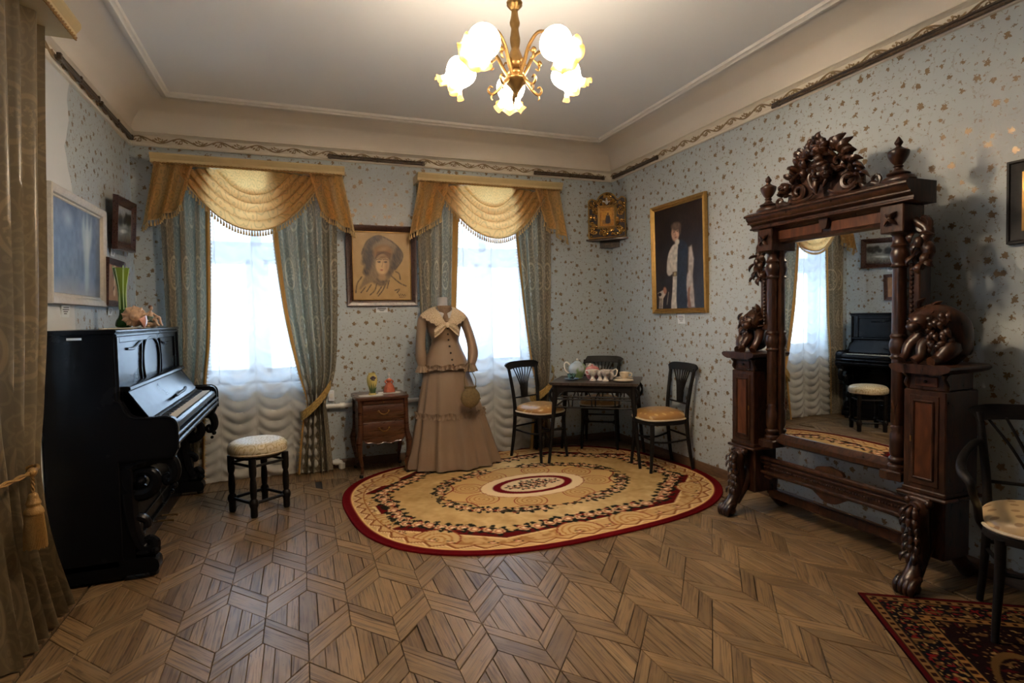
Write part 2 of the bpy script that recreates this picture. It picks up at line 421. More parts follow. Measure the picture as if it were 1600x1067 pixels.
for j in range(-6, 10):
    for i in range(-9, 9):
        cx = .367 + 2*PA*i + (PA if j % 2 else 0); cy = 2.852 - (PB+PCC)*j
        if cy < YF-.5 or cy > BY1+.4: continue
        v = (i*7 + j*13) % NV
        for k, (poly, ang) in enumerate(variants[v]):
            wp = [(x+cx, y+cy) for x, y in poly]
            cl = clip(clip(clip(clip(wp, -1, 0, -BX0), 1, 0, BX1), 0, 1, BY1), 0, -1, -YF)
            if len(cl) < 3 or parea(cl) < 3e-4: continue
            whole = abs(parea(cl)-parea(wp)) < 1e-6
            mx = sum(p[0] for p in cl)/len(cl); my = sum(p[1] for p in cl)/len(cl)
            px = topx(mx, my); vis = 0 < px[0] < 1600 and 0 < px[1] < 1067 and rug_s(mx, my) > 1 and my > .3
            if vis and whole:
                pp = [topx(*p) for p in wp]; cands.append((parea(pp), v, k, cx, cy, cl, ang))
            else: rest.append((cl, ang))
cands.sort(key=lambda c: -c[0])
pm = {}
for n_, (A_, v, k, cx, cy, cl, ang) in enumerate(cands):
    if n_ >= 300: rest.append((cl, ang)); continue
    if (v, k) not in pm:
        geo = plank_geo(*variants[v][k])
        if geo is None: pm[v, k] = None
        else:
            mb = MB(); mb.add(geo[0], geo[1]); mb.uv = dict(enumerate(geo[2])); pm[v, k] = mb.mesh('plank', 0); pm[v, k].materials.append(M['parquet'])
    mx_ = sum(p[0] for p in cl)/len(cl); my_ = sum(p[1] for p in cl)/len(cl)
    sunk = any(math.hypot(mx_-a, my_-b_) < .055 for a, b_ in ((-.60, 4.08), (-.02, 3.28), (.385, 2.42)))   # boards that have sunk or broken out
    if pm[v, k]: link('plank', pm[v, k], floor, (cx, cy, -.010 if sunk else rnd.uniform(-.0012, .0012)))
# straight boards of the border run across, between the pattern and the walls
def border(x0, x1, y0, y1, along_x):
    t = y0 if along_x else x0; e = y1 if along_x else x1
    while t < e-.01:
        q = min(e, t + rnd.uniform(.085, .12))
        rest.append(([(x0, t), (x1, t), (x1, q), (x0, q)] if along_x else [(t, y0), (q, y0), (q, y1), (t, y1)], 0 if along_x else PI/2)); t = q
border(XL, BX0-.012, YF, BY1, True); border(BX1+.012, XR, YF, BY1, True); border(XL, XR, BY1+.01, D, False)
mb = MB()
for poly, ang in rest:
    geo = plank_geo(poly, ang)
    if geo:
        dz = rnd.uniform(-.001, .001); o = mb.add([(x, y, z+dz) for x, y, z in geo[0]], geo[1])
        for q, u in enumerate(geo[2]): mb.uv[o+q] = u
tag(mb.build('parquet_field', M['parquet'], floor, 0), None, kind='stuff')

# ------------------------------------------------------------------ walls
def wall(name, axis, at, thick, a0, a1, z0, z1, holes, mat=M['wallpaper']):
    """axis 'x' wall plane x=at (runs along y), 'y' plane y=at (runs along x); thick signed outward"""
    us = sorted({a0, a1, *[h[0] for h in holes], *[h[1] for h in holes]}); zs = sorted({z0, z1, *[h[2] for h in holes], *[h[3] for h in holes]})
    mb = MB()
    for i in range(len(us)-1):
        for j in range(len(zs)-1):
            cu, cz = (us[i]+us[i+1])/2, (zs[j]+zs[j+1])/2
            if any(h[0] < cu < h[1] and h[2] < cz < h[3] for h in holes): continue
            o = len(mb.v)
            if axis == 'x': mb.box(at, at+thick, us[i], us[i+1], zs[j], zs[j+1])
            else: mb.box(us[i], us[i+1], at, at+thick, zs[j], zs[j+1])
            for k in range(o, len(mb.v)):
                v = mb.v[k]; mb.uv[k] = (v[1] if axis == 'x' else v[0], v[2])
    return tag(mb.build(name, mat, None, 0), None, kind='structure')
wall('wall_back', 'y', D, .32, XL-.32, XR+.32, -.1, 3.4, [(W1X-WHW, W1X+WHW, WZ0, WZ1), (W2X-WHW, W2X+WHW, WZ0, WZ1)])
wl = wall('wall_left', 'x', XL, -.32, YF-.3, D, -.1, 3.4, [(W3Y-WHW, W3Y+WHW, WZ0, WZ1)])
wall('wall_right', 'x', XR, .32, YF-.3, D, -.1, 3.4, [])
wall('wall_front', 'y', YF, -.3, XL, XR, -.1, 3.4, [], wood('darkened_unseen_wall', (.05, .028, .014), (.09, .05, .026), .5))  # unseen wall; its dark colour is invented to cut bounce and reflections
# unpapered strip of the left wall, torn wavy edge
R_ = random.Random(3); edge = [(3.30, 0.0)]
zz = 0.0
while zz < ZC:
    edge.append((4.13 + .05*math.sin(zz*7) + .03*math.sin(zz*17+1) + R_.uniform(-.02, .02) + .06*zz/2.8, zz)); zz += .06
edge += [(4.24, ZC), (3.30, ZC)]
mb = MB(); mb.prism(edge, 'x', XL+.0005, XL+.003)
mb.build('bare_wall_strip', M['plaster'], wl, 0)
# ------------------------------------------------------------------ ceiling, cove, mouldings
def ring_sweep(prof, closed=False):
    """prof: (inset from walls, z); swept round the room's rectangle"""
    mb = MB(); n = len(prof)
    for o, z in prof:
        for x, y in ((XL+o, YF+o), (XR-o, YF+o), (XR-o, D-o), (XL+o, D-o)): mb.v.append((x, y, z))
    for j in range(n if closed else n-1):
        k = (j+1) % n
        for i in range(4): mb.f.append((j*4+i, j*4+(i+1) % 4, k*4+(i+1) % 4, k*4+i))
    return mb
cv = [(0, 2.96)] + [(.02 + .30*(1-math.cos(t))**1.0, ZCT-.01 + .215*math.sin(t)) for t in [PI/2*i/9 for i in range(10)]]
cv += [(.36, ZT)]
mb = ring_sweep(cv)
o = 4*(len(cv)-1); mb.f.append((o, o+1, o+2, o+3))
for x, y in ((XL, YF), (XR, YF), (XR, D), (XL, D)): mb.v.append((x, y, 3.4))
q = len(mb.v)-4; mb.f.append((q, q+3, q+2, q+1))
ceil_ = mb.mesh('ceiling', 40)
cg = G('ceiling_and_cove'); zc_ = cg.sep(cg.coord())[2]
cg.set(Base_Color=cg.mix(cg.ss(zc_, 3.19, 3.21), (.74, .67, .57), cg.mix(cg.noise(cg.coord(), 1.2, 2), (.66, .665, .66), (.71, .71, .70))), Roughness=.75)
ceil_.materials.append(cg.m); tag(link('ceiling', ceil_), None, kind='structure')
tag(ring_sweep([(.305, 3.198), (.325, 3.186), (.345, 3.188), (.352, 3.2), (.366, 3.206), (.372, 3.226)]).build('trim_1', plain('ceiling_moulding_paint', (.72, .69, .63), .6, var=.05)), None, kind='structure')
co = [(.0, ZC), (.022, ZC), (.026, ZC+.006), (.026, ZC+.018), (.014, ZC+.026), (.014, ZC+.088), (.024, ZC+.094), (.034, ZC+.104), (.046, ZC+.108), (.046, ZCT-.001), (.0, ZCT)]
cornice = ring_sweep(co).build('trim_2', M['stucco'], sm=30); tag(cornice, None, kind='structure')
# frieze: one unit of a running acanthus scroll, repeated along the walls
mb = MB(); PER = .30
pts = [(PER*(t/12-.5), -.004, .024*math.sin(2*PI*t/12)) for t in range(13)]
mb.tube(pts, [.0075, .009, .0075], 5, .6)
for sg in (-1, 1):
    cx = -sg*PER/4
    mb.tube([(x, -.004, z) for x, _, z in spiral((cx, sg*-.004), .019, .005, 200 if sg > 0 else 20, sg*1.1, 12)], [.0065, .005], 5, .6)
    for k, (dx, dz, s_) in enumerate(((-.045, .008, 1), (-.03, -.006, .8), (.03, .006, .9), (.046, -.004, .7), (.012, .014, .8), (-.012, -.016, .7))):
        mb.ell((cx+dx, -.003, sg*dz), (.017*s_, .005, .0085*s_), 6, 4, rot('Y', 40*sg*(1 if dx > 0 else -1), (cx+dx, 0, sg*dz)))
fm = mb.mesh('scroll_ornament'); fm.materials.append(M['gilt_relief'])
fz = ZC+.057
for k in range(15): link('scroll_ornament', fm, cornice, (XL+.14+PER*(k+.05), D-.014, fz), 0)
for k in range(15): link('scroll_ornament', fm, cornice, (XR-.014, D-.14-PER*(k+.05), fz), -PI/2)
for k in range(11): link('scroll_ornament', fm, cornice, (XL+.014, D-.14-PER*(k+.05), fz), PI/2)
# baseboards
mb = MB(); mb.prism([(D, 0), (D-.018, 0), (D-.018, .068), (D-.008, .08), (D, .08)], 'x', XL, XR); tag(mb.build('baseboard_back', M['baseboard']), None, kind='structure')
mb = MB(); mb.prism([(XR, 0), (XR-.018, 0), (XR-.018, .068), (XR-.008, .08), (XR, .08)], 'y', YF, D-.018); tag(mb.build('baseboard_right', M['baseboard']), None, kind='structure')
mb = MB(); mb.prism([(XL, 0), (XL+.018, 0), (XL+.018, .068), (XL+.008, .08), (XL, .08)], 'y', YF, D-.018); tag(mb.build('baseboard_left', M['baseboard']), None, kind='structure')
# brown picture rails hooked on the cornice
def picture_rail(p0, p1, label):
    a, b = Vector(p0), Vector(p1); t = thing('picture_rail', label, 'rail', a)
    mb = MB(); mb.tube([(0, 0, 0), b-a], .011, 8); mb.build('rod', M['rail'], t)
    mb = MB(); mb.tube([(0, 0, .02), b-a+Vector((0, 0, .02))], .007, 6); mb.build('track', M['rail'], t)
    for q in (.02, .5, .98):
        c = (b-a)*q; mb = MB(); mb.box(c.x-.012, c.x+.012, c.y-.012, c.y+.012, -.012, .028, .003); mb.build('bracket', M['rail'], t)
rz_ = ZC+.022
picture_rail((.30, D-.045, rz_), (1.20, D-.045, rz_), 'brown picture rail on the window wall between the two pelmets')
picture_rail((2.36, D-.045, rz_), (3.20, D-.045, rz_), 'brown picture rail on the window wall above the golden icon')
picture_rail((XR-.045, D-.10, rz_), (XR-.045, 4.62, rz_), 'short brown picture rail on the right wall next to the corner')
picture_rail((XR-.045, 3.22, rz_-.01), (XR-.045, .2, rz_-.01), 'long brown picture rail on the right wall above the standing mirror')
picture_rail((XL+.045, 3.95, rz_+.02), (XL+.045, 4.64, rz_+.02), 'brown picture rail on the left wall nearest the front curtain')
picture_rail((XL+.045, 4.68, rz_+.01), (XL+.045, 5.46, rz_+.01), 'brown picture rail on the left wall running into the corner')
# ------------------------------------------------------------------ windows
gg = G('window_glass'); gg.put(gg.out.inputs[0], gg.n('MixShader', [.08, gg.n('BsdfTransparent', [(.97, .985, 1)]), gg.n('BsdfGlossy', [(1, 1, 1), .02])])); M['pane'] = gg.m
def window(name, M4):
    mb = MB(); w_ = WHW
    for x0, x1, z0, z1 in ((-w_, -w_+.07, WZ0, WZ1), (w_-.07, w_, WZ0, WZ1), (-w_, w_, WZ1-.07, WZ1), (-w_, w_, WZ0, WZ0+.08)):
        mb.box(x0, x1, -.05, .05, z0, z1, .006, M4)
    r = mb.build(name, M['white_paint'], None, 30); tag(r, None, kind='structure')
    def part(nm, mt, *b):
        m_ = MB(); m_.box(*b, .005, M4); return m_.build(nm, mt, r, 30)
    part('mullion', M['white_paint'], -.055, .055, -.06, .04, WZ0+.08, 2.0); part('transom', M['white_paint'], -w_+.07, w_-.07, -.055, .045, 1.97, 2.09)
    part('window_sill', M['white_paint'], -w_-.03, w_+.03, -.235, -.05, WZ0-.04, WZ0)
    for sx in (-1, 1):
        for z0, z1 in ((WZ0+.08, 1.97), (2.09, WZ1-.07)):
            if z0 > 2: x0, x1 = (-w_+.07, 0) if sx < 0 else (0, w_-.07)
            else: x0, x1 = (-w_+.07, -.055) if sx < 0 else (.055, w_-.07)
            pb = MB()
            for b in ((x0, x0+.045, z0, z1), (x1-.045, x1, z0, z1), (x0, x1, z0, z0+.045), (x0, x1, z1-.045, z1)): pb.box(b[0], b[1], -.025, .03, b[2], b[3], .004, M4)
            s_ = pb.build('sash', M['white_paint'], r, 30)
            pb = MB(); pb.box(x0+.04, x1-.04, -.002, .004, z0+.04, z1-.04, 0, M4); pb.build('pane', M['pane'], s_, 0)
window('window_1', xf((W1X, D+.22, 0))); window('window_2', xf((W2X, D+.22, 0))); window('window_3', xf((XL-.22, W3Y, 0), 90))
# heating pipes along the back wall
def pipe(label, pts, r, collars):
    t = thing('heating_pipe', label, 'pipe', pts[0]); o = Vector(pts[0])
    mb = MB(); mb.tube([Vector(p)-o for p in pts], r, 12); mb.build('tube', M['pipe'], t)
    for c, ax in collars:
        a = Vector(c)-o; b = Vector(ax)*.022; mb = MB(); mb.tube([a-b, a+b], r*1.35, 12); mb.build('collar', M['pipe'], t)
pipe('white heating pipe running along the window wall behind the nightstand', [(-.95, D-.045, .585), (1.15, D-.045, .602), (1.35, D-.045, .603)], .021, [((.36, D-.045, .596), (1, 0, 0)), ((1.12, D-.045, .602), (1, 0, 0))])
pipe('short white pipe with an elbow just above the floor', [(.10, D-.06, .070), (.30, D-.06, .070), (.325, D-.06, .066), (.337, D-.06, .045), (.337, D-.06, 0)], .022, [((.295, D-.06, .07), (1, 0, 0)), ((.337, D-.06, .03), (0, 0, 1))])
t = thing('wall_socket', 'small white wall box beside the gold curtain tieback', 'socket', (.262, D, .69))
mb = MB(); mb.box(-.028, .028, -.03, 0, -.05, .05, .006); mb.build('housing', M['white_paint'], t)
mb = MB(); mb.box(-.016, .016, -.034, -.03, -.02, .02, .002); mb.build('plate', M['pipe'], t)
# ------------------------------------------------------------------ curtains
M['pelmet'] = plain('pelmet_gold_cream', (.58, .44, .22), .45, 0, .1, 12)
M['swag'] = cloth('gold_satin', (.55, .37, .15), (1, .64, .25), .66, lambda g, uv: g.math('MULTIPLY', scrolls(g, uv, .75, .5), .8), (.45, .30, .125), .42, .5, sheen=.1)
M['fringe'] = cloth('cream_tassel_fringe', (.60, .45, .22), (.8, .55, .25), .35, None, None, .8)
M['drape'] = cloth('jacquard_drape', (.16, .13, .088), (.66, .68, .50), .075, damask, (.42, .35, .24), .5, .4)
M['drape_front'] = cloth('jacquard_drape_front', (.15, .110, .058), (.30, .34, .28), .03, damask, (.225, .165, .088), .40, .5)
M['edge_gold'] = cloth('gold_edge_band', (.60, .36, .12), (.85, .45, .12), .4, None, None, .6)
M['sheer'] = cloth('white_voile', (.74, .71, .64), (.80, .83, .88), .26, None, None, .8, .1, .05, tr=.32)
M['tie'] = cloth('gold_tieback', (.48, .32, .10), (.6, .4, .12), .15, vine, (.30, .19, .06), .45)
def tassels(mb, pts, L=.05):
    for p in pts:
        mb.lathe([(.0015, 0), (.004, -.006), (.003, -.012), (.0045, -.016), (.0095, -L), (0, -L)], p, 6)
def along(fn, n): return [fn(i/n) for i in range(n+1)]
def valance(cx, label, seed):
    t = thing('window_valance', label, 'valance', (cx, D-.13, 2.70), 0, 'gold window valances')
    hw, sw, S = .735, .60, .53; R = random.Random(seed); ph = R.uniform(-.4, .4)
    def swag(u, v):
        a = 2*u-1; e = max(0, 1-abs(a)**2.1); q = max(0, (v-.22)/.78)
        wd = lerp(.34, 1, q**.8); sag = .30*v/.22 if v < .22 else lerp(.30, 1, q)
        ag = 2*PI*5.0*q + ph; g_ = smooth01(q*6)
        f = (math.sin(ag) + .35*math.sin(2*ag+.8))*g_*(.012+.030*e**.5) + .006*math.sin(7*a+9*v)*e
        z = -S*sag*e - .03*q*abs(a)**8 + .020*g_*e**.6*math.cos(ag+.4)*(1 if v < .97 else .3)
        return (a*sw*wd*(1-.04*v*e), -.03-.10*v*e**.6 - f, z)
    mb = MB(); mb.grid(swag, 70, 110, uv=lambda u, v: (u*1.3+cx, v*.9)); sg = mb.build('swag', M['swag'], t, 80)
    mb = MB(); pts = along(lambda q: swag(q, 1), 54); tassels(mb, [(p[0], p[1]-.002, p[2]) for p in pts])
    mb.tube([(p[0], p[1]-.004, p[2]) for p in pts], .006, 5)
    tag(mb.build('tassel_fringe', M['fringe'], sg), None, kind='stuff')
    for s_ in (-1, 1):
        def jab(u, v):
            x = lerp(lerp(.45, .735, u), lerp(.54, .835, u), v); L = lerp(.33, .50, u**.9)
            f = (math.sin(2*PI*2.6*u+.8)+.3*math.sin(4*PI*2.6*u))*.042*(.35+.65*v)
            return (s_*x, -.075 - f, -L*v)
        mb = MB(); mb.grid(jab, 44, 14, uv=lambda u, v: (u*.7+cx+s_*3, v*.5)); jb = mb.build('jabot', M['swag'], t, 80)
        mb = MB(); pts = along(lambda q: jab(q, 1), 17); tassels(mb, pts); mb.tube(pts, .005, 5)
        tag(mb.build('tassel_fringe', M['fringe'], jb), None, kind='stuff')
    pt = thing('pelmet_board', 'gold cream pelmet board on top of the ' + label.split('over the ')[1], 'pelmet', (cx, D, 2.70), 0, 'pelmet boards')
    mb = MB(); mb.prism([(0, 0), (-.215, 0), (-.222, .012), (-.222, .03), (-.235, .045), (-.245, .062), (-.245, .075), (0, .075)], 'x', -hw-.02, hw+.02); mb.build('board', M['pelmet'], pt, 30)
    mb = MB(); n = 150
    for s_ in (0, PI): mb.tube([(-hw + 2*hw*i/n, -.222 + .006*math.cos(i*1.05+s_), -.002 + .006*math.sin(i*1.05+s_)) for i in range(n+1)], .005, 4)
    mb.build('twisted_cord', M['rope'], pt)
valance(-.325, 'gold satin swag valance with tassels over the window behind the piano', 1)
valance(1.845, 'gold satin swag valance with tassels over the window behind the dress form', 2)
def drape(name, label, keys, pleats, mat, axis='x', sgn=-1, trim=None, tie=None, tw=1.35, group='patterned drapes', seed=0, nv=70):
    """keys: (z, a0, a1, depth, amp) along axis; cloth hangs at 'depth' on the other axis, pleats towards sgn"""
    ks = sorted(keys, reverse=True); R = random.Random(seed); p1, p2 = R.uniform(0, 6), R.uniform(0, 6)
    sm = cat(ks, 12)
    def at(v):
        z = lerp(ks[0][0], ks[-1][0], v)
        for i in range(len(sm)-1):
            if sm[i][0] >= z >= sm[i+1][0]-1e-9:
                q = (sm[i][0]-z)/max(1e-9, sm[i][0]-sm[i+1][0]); return [lerp(a, b, q) for a, b in zip(sm[i], sm[i+1])]
        return list(sm[-1])
    def fn(u, v, out=0):
        z, a0, a1, d, am = at(v)
        w_ = u + .018*math.sin(2*PI*u*2.3+p1+v*2.1)
        f = math.sin(2*PI*pleats*w_+p2+.5*math.sin(3*v+p1)) + .35*math.sin(2*PI*pleats*2.1*w_+p1+v*2)
        a = lerp(a0, a1, u) + .10*am*math.cos(2*PI*pleats*w_+p2)
        dd = d + sgn*(am*f*.75 + out)
        return (a, dd, z) if axis == 'x' else (dd, a, z)
    base = fn(.5, 1); base = (base[0], base[1], 0)
    t = thing(name, label, 'curtain', base, 0, group); nu = int(pleats*16)
    z0, z1 = ks[0][0], ks[-1][0]
    mb = MB(); mb.grid(fn, nu, nv, uv=lambda u, v: (u*tw+seed*.37, lerp(z0, z1, v)))
    mb.build('cloth', mat, t, 80, base)
    if trim:
        ua, ub = trim; mb = MB(); mb.grid(lambda u, v: fn(lerp(ua, ub, u), v, .007), 6, nv, uv=lambda u, v: (u*.06, v*2)); mb.build('edge_band', M['edge_gold'], t, 80, base)
        mb = MB(); e = ua if ua < .5 else ub
        for i in range(0, 90):
            p = fn(e, i/90); q = fn(e, (i+.6)/90); s2 = -1 if ua < .5 else 1
            r_ = (p[0]+s2*.014, p[1], p[2]-.01) if axis == 'x' else (p[0], p[1]+s2*.014, p[2]-.01)
            mb.tube([p, r_, q], .0035, 4)
        tag(mb.build('loop_fringe', M['fringe'], t, 40, base), None, kind='stuff')
    if tie:
        pts = cat(tie, 8); mb = MB()
        mb.grid(lambda u, v: (lambda p: (p[0], p[1], p[2]+(v-.5)*p[3]))(pts[min(len(pts)-1, int(round(u*(len(pts)-1))))]), len(pts)-1, 4, uv=lambda u, v: (u*.6, v*.1))
        mb.build('tieback', M['tie'], t, 60, base)
    return t
Y0 = D-.12
drape('window_drape', 'patterned drape hanging straight behind the far end of the piano', [(2.70, -1.05, -.66, Y0, .03), (1.4, -1.04, -.70, Y0, .035), (.8, -1.04, -.76, Y0, .035), (.012, -1.05, -.80, Y0, .03)], 3.5, M['drape'], trim=(.88, .985), seed=1)
drape('window_drape', 'patterned drape gathered by a gold tieback left of the nightstand', [(2.70, -.22, .36, Y0, .028), (2.2, -.20, .35, Y0, .035), (1.5, -.13, .335, Y0, .04), (.95, -.03, .30, Y0, .045), (.66, .04, .21, Y0, .05), (.5, .0, .22, Y0, .045), (.012, -.06, .255, Y0-.01, .05)], 5, M['drape'], trim=(.015, .10), seed=2,
      tie=[(.27, D-.02, .84, .07), (.25, D-.13, .80, .08), (.17, D-.215, .70, .085), (.07, D-.215, .60, .085), (.0, D-.17, .545, .08), (-.005, D-.07, .56, .06), (.1, D-.04, .68, .05)])
drape('window_drape', 'patterned drape hanging straight behind the left side of the dress form', [(2.70, 1.10, 1.52, Y0, .03), (1.4, 1.11, 1.46, Y0, .035), (.7, 1.11, 1.42, Y0, .035), (.012, 1.11, 1.42, Y0, .03)], 3.5, M['drape'], trim=(.88, .985), seed=3)
drape('window_drape', 'patterned drape gathered by a gold tieback beside the tea table', [(2.70, 2.07, 2.50, Y0, .028), (2.2, 2.10, 2.50, Y0, .035), (1.5, 2.17, 2.49, Y0, .04), (.95, 2.24, 2.48, Y0, .045), (.66, 2.30, 2.46, Y0, .045), (.5, 2.27, 2.46, Y0, .045), (.012, 2.22, 2.48, Y0-.01, .045)], 4, M['drape'], trim=(.015, .12), seed=4,
      tie=[(2.54, D-.02, .85, .07), (2.52, D-.13, .80, .08), (2.45, D-.21, .70, .085), (2.36, D-.21, .61, .085), (2.27, D-.17, .555, .08), (2.26, D-.07, .56, .06), (2.36, D-.04, .66, .05)])
# the drape in front at the left wall, with its pelmet
XD = XL+.105
lt = drape('window_drape', 'heavy ochre drape with rope tieback at the left edge by the piano', [(2.905, 2.62, 3.54, XD, .035), (2.2, 2.62, 3.42, XD, .042), (1.45, 2.62, 3.32, XD, .045), (1.05, 2.62, 3.24, XD, .045), (.80, 2.68, 3.15, XD+.01, .04), (.60, 2.70, 3.17, XD+.01, .04), (.35, 2.72, 3.22, XD+.015, .05), (.012, 2.74, 3.36, XD+.03, .055)], 5.5, M['drape_front'], 'y', 1, seed=5, tw=1.7, nv=90)
drape('window_drape', 'heavy ochre drape on the far side of the left window, seen past the frame edge', [(2.905, 1.85, 2.35, XD, .04), (1.4, 1.85, 2.3, XD, .05), (.012, 1.85, 2.3, XD, .05)], 3.5, M['drape_front'], 'y', 1, seed=6)
pt = thing('pelmet_board', 'gold cream pelmet board over the front drape at the upper left edge', 'pelmet', (XL, W3Y, 2.905), 0, 'pelmet boards')
mb = MB(); mb.prism([(0.05, 0), (.215, 0), (.222, .012), (.222, .03), (.235, .045), (.245, .062), (.245, .08), (.05, .08)], 'y', -.98, .90); mb.build('board', M['pelmet'], pt, 30)
mb = MB(); n = 190
for s_ in (0, PI): mb.tube([(.222 + .006*math.cos(i*1.05+s_), -.97 + 1.86*i/n, -.002 + .006*math.sin(i*1.05+s_)) for i in range(n+1)], .005, 4)
mb.build('twisted_cord', M['rope'], pt)
t = thing('curtain_tassel', 'golden rope tassel tied round the heavy drape beside the piano', 'tassel', (XD+.09, 2.86, .45)); t.scale = (.8, .8, .8)
mb = MB(); ring = [(-.09 + .115*math.cos(a)*1.0, -.0 + .25*math.sin(a), .40 + .03*math.cos(a)) for a in [2*PI*i/40 for i in range(41)]]
for s_ in (0, PI): mb.tube([(p[0], p[1]+.008*math.cos(i*1.3+s_), p[2]+.008*math.sin(i*1.3+s_)) for i, p in enumerate(ring)], .0075, 5)
mb.build('rope', M['rope'], t)
mb = MB()
for s_ in (0, PI): mb.tube([(.032 - .004*i/14 + .005*math.cos(i*1.2+s_), .0 + .005*math.sin(i*1.2+s_), .44 - .13*i/14) for i in range(15)], .0055, 5)
mb.ell((.03, 0, .43), (.022, .03, .025)); mb.build('cord_knot', M['rope'], t)
mb = MB(); mb.lathe(cat([(.006, .325), (.020, .315), (.026, .29), (.034, .27), (.030, .255), (.040, .235), (.043, .215), (.034, .205)], 4), (.028, 0, 0), 16); mb.build('tassel_head', M['rope'], t)
mb = MB()
for i in range(46):
    a = 2*PI*i/46; mb.tube([(.028+.036*math.cos(a), .036*math.sin(a), .215), (.028+.045*math.cos(a), .045*math.sin(a), .1), (.028+.047*math.cos(a+.1), .047*math.sin(a+.1), .03+rnd.uniform(0, .012))], .0042, 4)
tag(mb.build('tassel_skirt', M['rope'], t), None, kind='stuff')
# ruched voile
def sheer(cx, hw, label, seed, axis='x', base=None):
    R = random.Random(seed); N = 4
    off = [R.uniform(-.03, .03) for _ in range(N+1)]
    def fn(u, v):
        q = u*N; i = min(N-1, int(q)); tt = q-i; z = lerp(2.66, .008, v)
        sag = 4*tt*(1-tt); per = .135 if z > .75 else .10
        ph = (z + .085*sag + off[i])/per
        b = abs(math.sin(PI*ph))**.8
        am = (.026 + .026*smooth01((1.1-z)/.7))
        d = -.025 - am*b*(.25+.75*sag) + .006*math.sin(19*u+z*3) - .004*math.sin(60*u)
        fl = 1 + .05*smooth01((.35-z)/.35)
        x = (u-.5)*2*hw*fl + .004*math.sin(ph*PI*2)
        return (cx+x, D-.035+d, z) if axis == 'x' else (XL+.03-d, cx+x, z)
    b = (cx, D-.05, 0) if axis == 'x' else (XL+.05, cx, 0)
    t = thing('sheer_curtain', label, 'curtain', b, 0, 'ruched white voile curtains')
    mb = MB(); mb.grid(fn, N*16, 230, uv=lambda u, v: (u, v*2.4)); mb.build('voile', M['sheer'], t, 80, b)
    mb = MB()
    for i in range(N+1):
        mb.tube([(lambda p: (p[0], p[1]-.003, p[2]) if axis == 'x' else (p[0]+.003, p[1], p[2]))(fn(min(.9999, i/N), k/60)) for k in range(61)], .0035, 4)
    mb.build('gathering_tapes', M['sheer'], t, 40, b)
sheer(-.37, .58, 'white ruched voile curtain over the window next to the piano', 1)
sheer(1.86, .60, 'white ruched voile curtain over the window behind dress and chair', 2)
sheer(W3Y, .56, 'white ruched voile curtain of the window in the left wall', 3, 'y')
# ------------------------------------------------------------------ rugs
def nz(n, seed, x, y, sc):
    """cheap value noise on arrays"""
    r = np.random.RandomState(seed); g = r.rand(n, n)
    fx, fy = (x*sc) % n, (y*sc) % n; i, j = fx.astype(int) % n, fy.astype(int) % n
    a, b = fx-np.floor(fx), fy-np.floor(fy); a = a*a*(3-2*a); b = b*b*(3-2*b); i1, j1 = (i+1) % n, (j+1) % n
    return g[i, j]*(1-a)*(1-b)+g[i1, j]*a*(1-b)+g[i, j1]*(1-a)*b+g[i1, j1]*a*b
def over(c, m, col):
    m = np.clip(m, 0, 1)[..., None]; return c*(1-m) + np.array(col)/255*m
def band(d, w_, s_=.004): return np.clip((w_-np.abs(d))/s_+.5, 0, 1)
def inside(d, s_=.006): return np.clip(-d/s_+.5, 0, 1)
def roses(c, u, v, pts, size, rs, dark=(30, 30, 22), reds=True):
    for (a, b) in pts:
        k = (np.abs(u-a) < size*2.6) & (np.abs(v-b) < size*2.6)
        if not k.any(): continue
        uu, vv = u[k]-a, v[k]-b; r = np.hypot(uu, vv); t = np.arctan2(vv, uu); cc = c[k]; ph = rs.uniform(0, 6)
        cc = over(cc, inside(r-size*(1.3+.6*np.cos(5*t+ph))), dark)
        if reds: cc = over(cc, inside(np.hypot(uu-size*.9*np.cos(ph), vv-size*.9*np.sin(ph))-size*.45), (120, 36, 26))
        cc = over(cc, inside(r-size*(.92+.1*np.cos(5*t+ph))), (206, 166, 122))
        cc = over(cc, band(r-size*.55, size*.10), (140, 70, 50)); cc = over(cc, inside(r-size*.28), (232, 200, 158))
        c[k] = cc
    return c
def scroll_rings(c, u, v, pts, size, col=(150, 98, 46)):
    for a, b in pts:
        r = np.hypot(u-a, v-b); t = np.arctan2(v-b, u-a); k = r < size
        s_ = np.sin((r/size*3.0 + t/(2*PI))*2*PI)
        c[k] = over(c[k], np.clip((s_[k]-.45)*3, 0, .8), col)
    return c
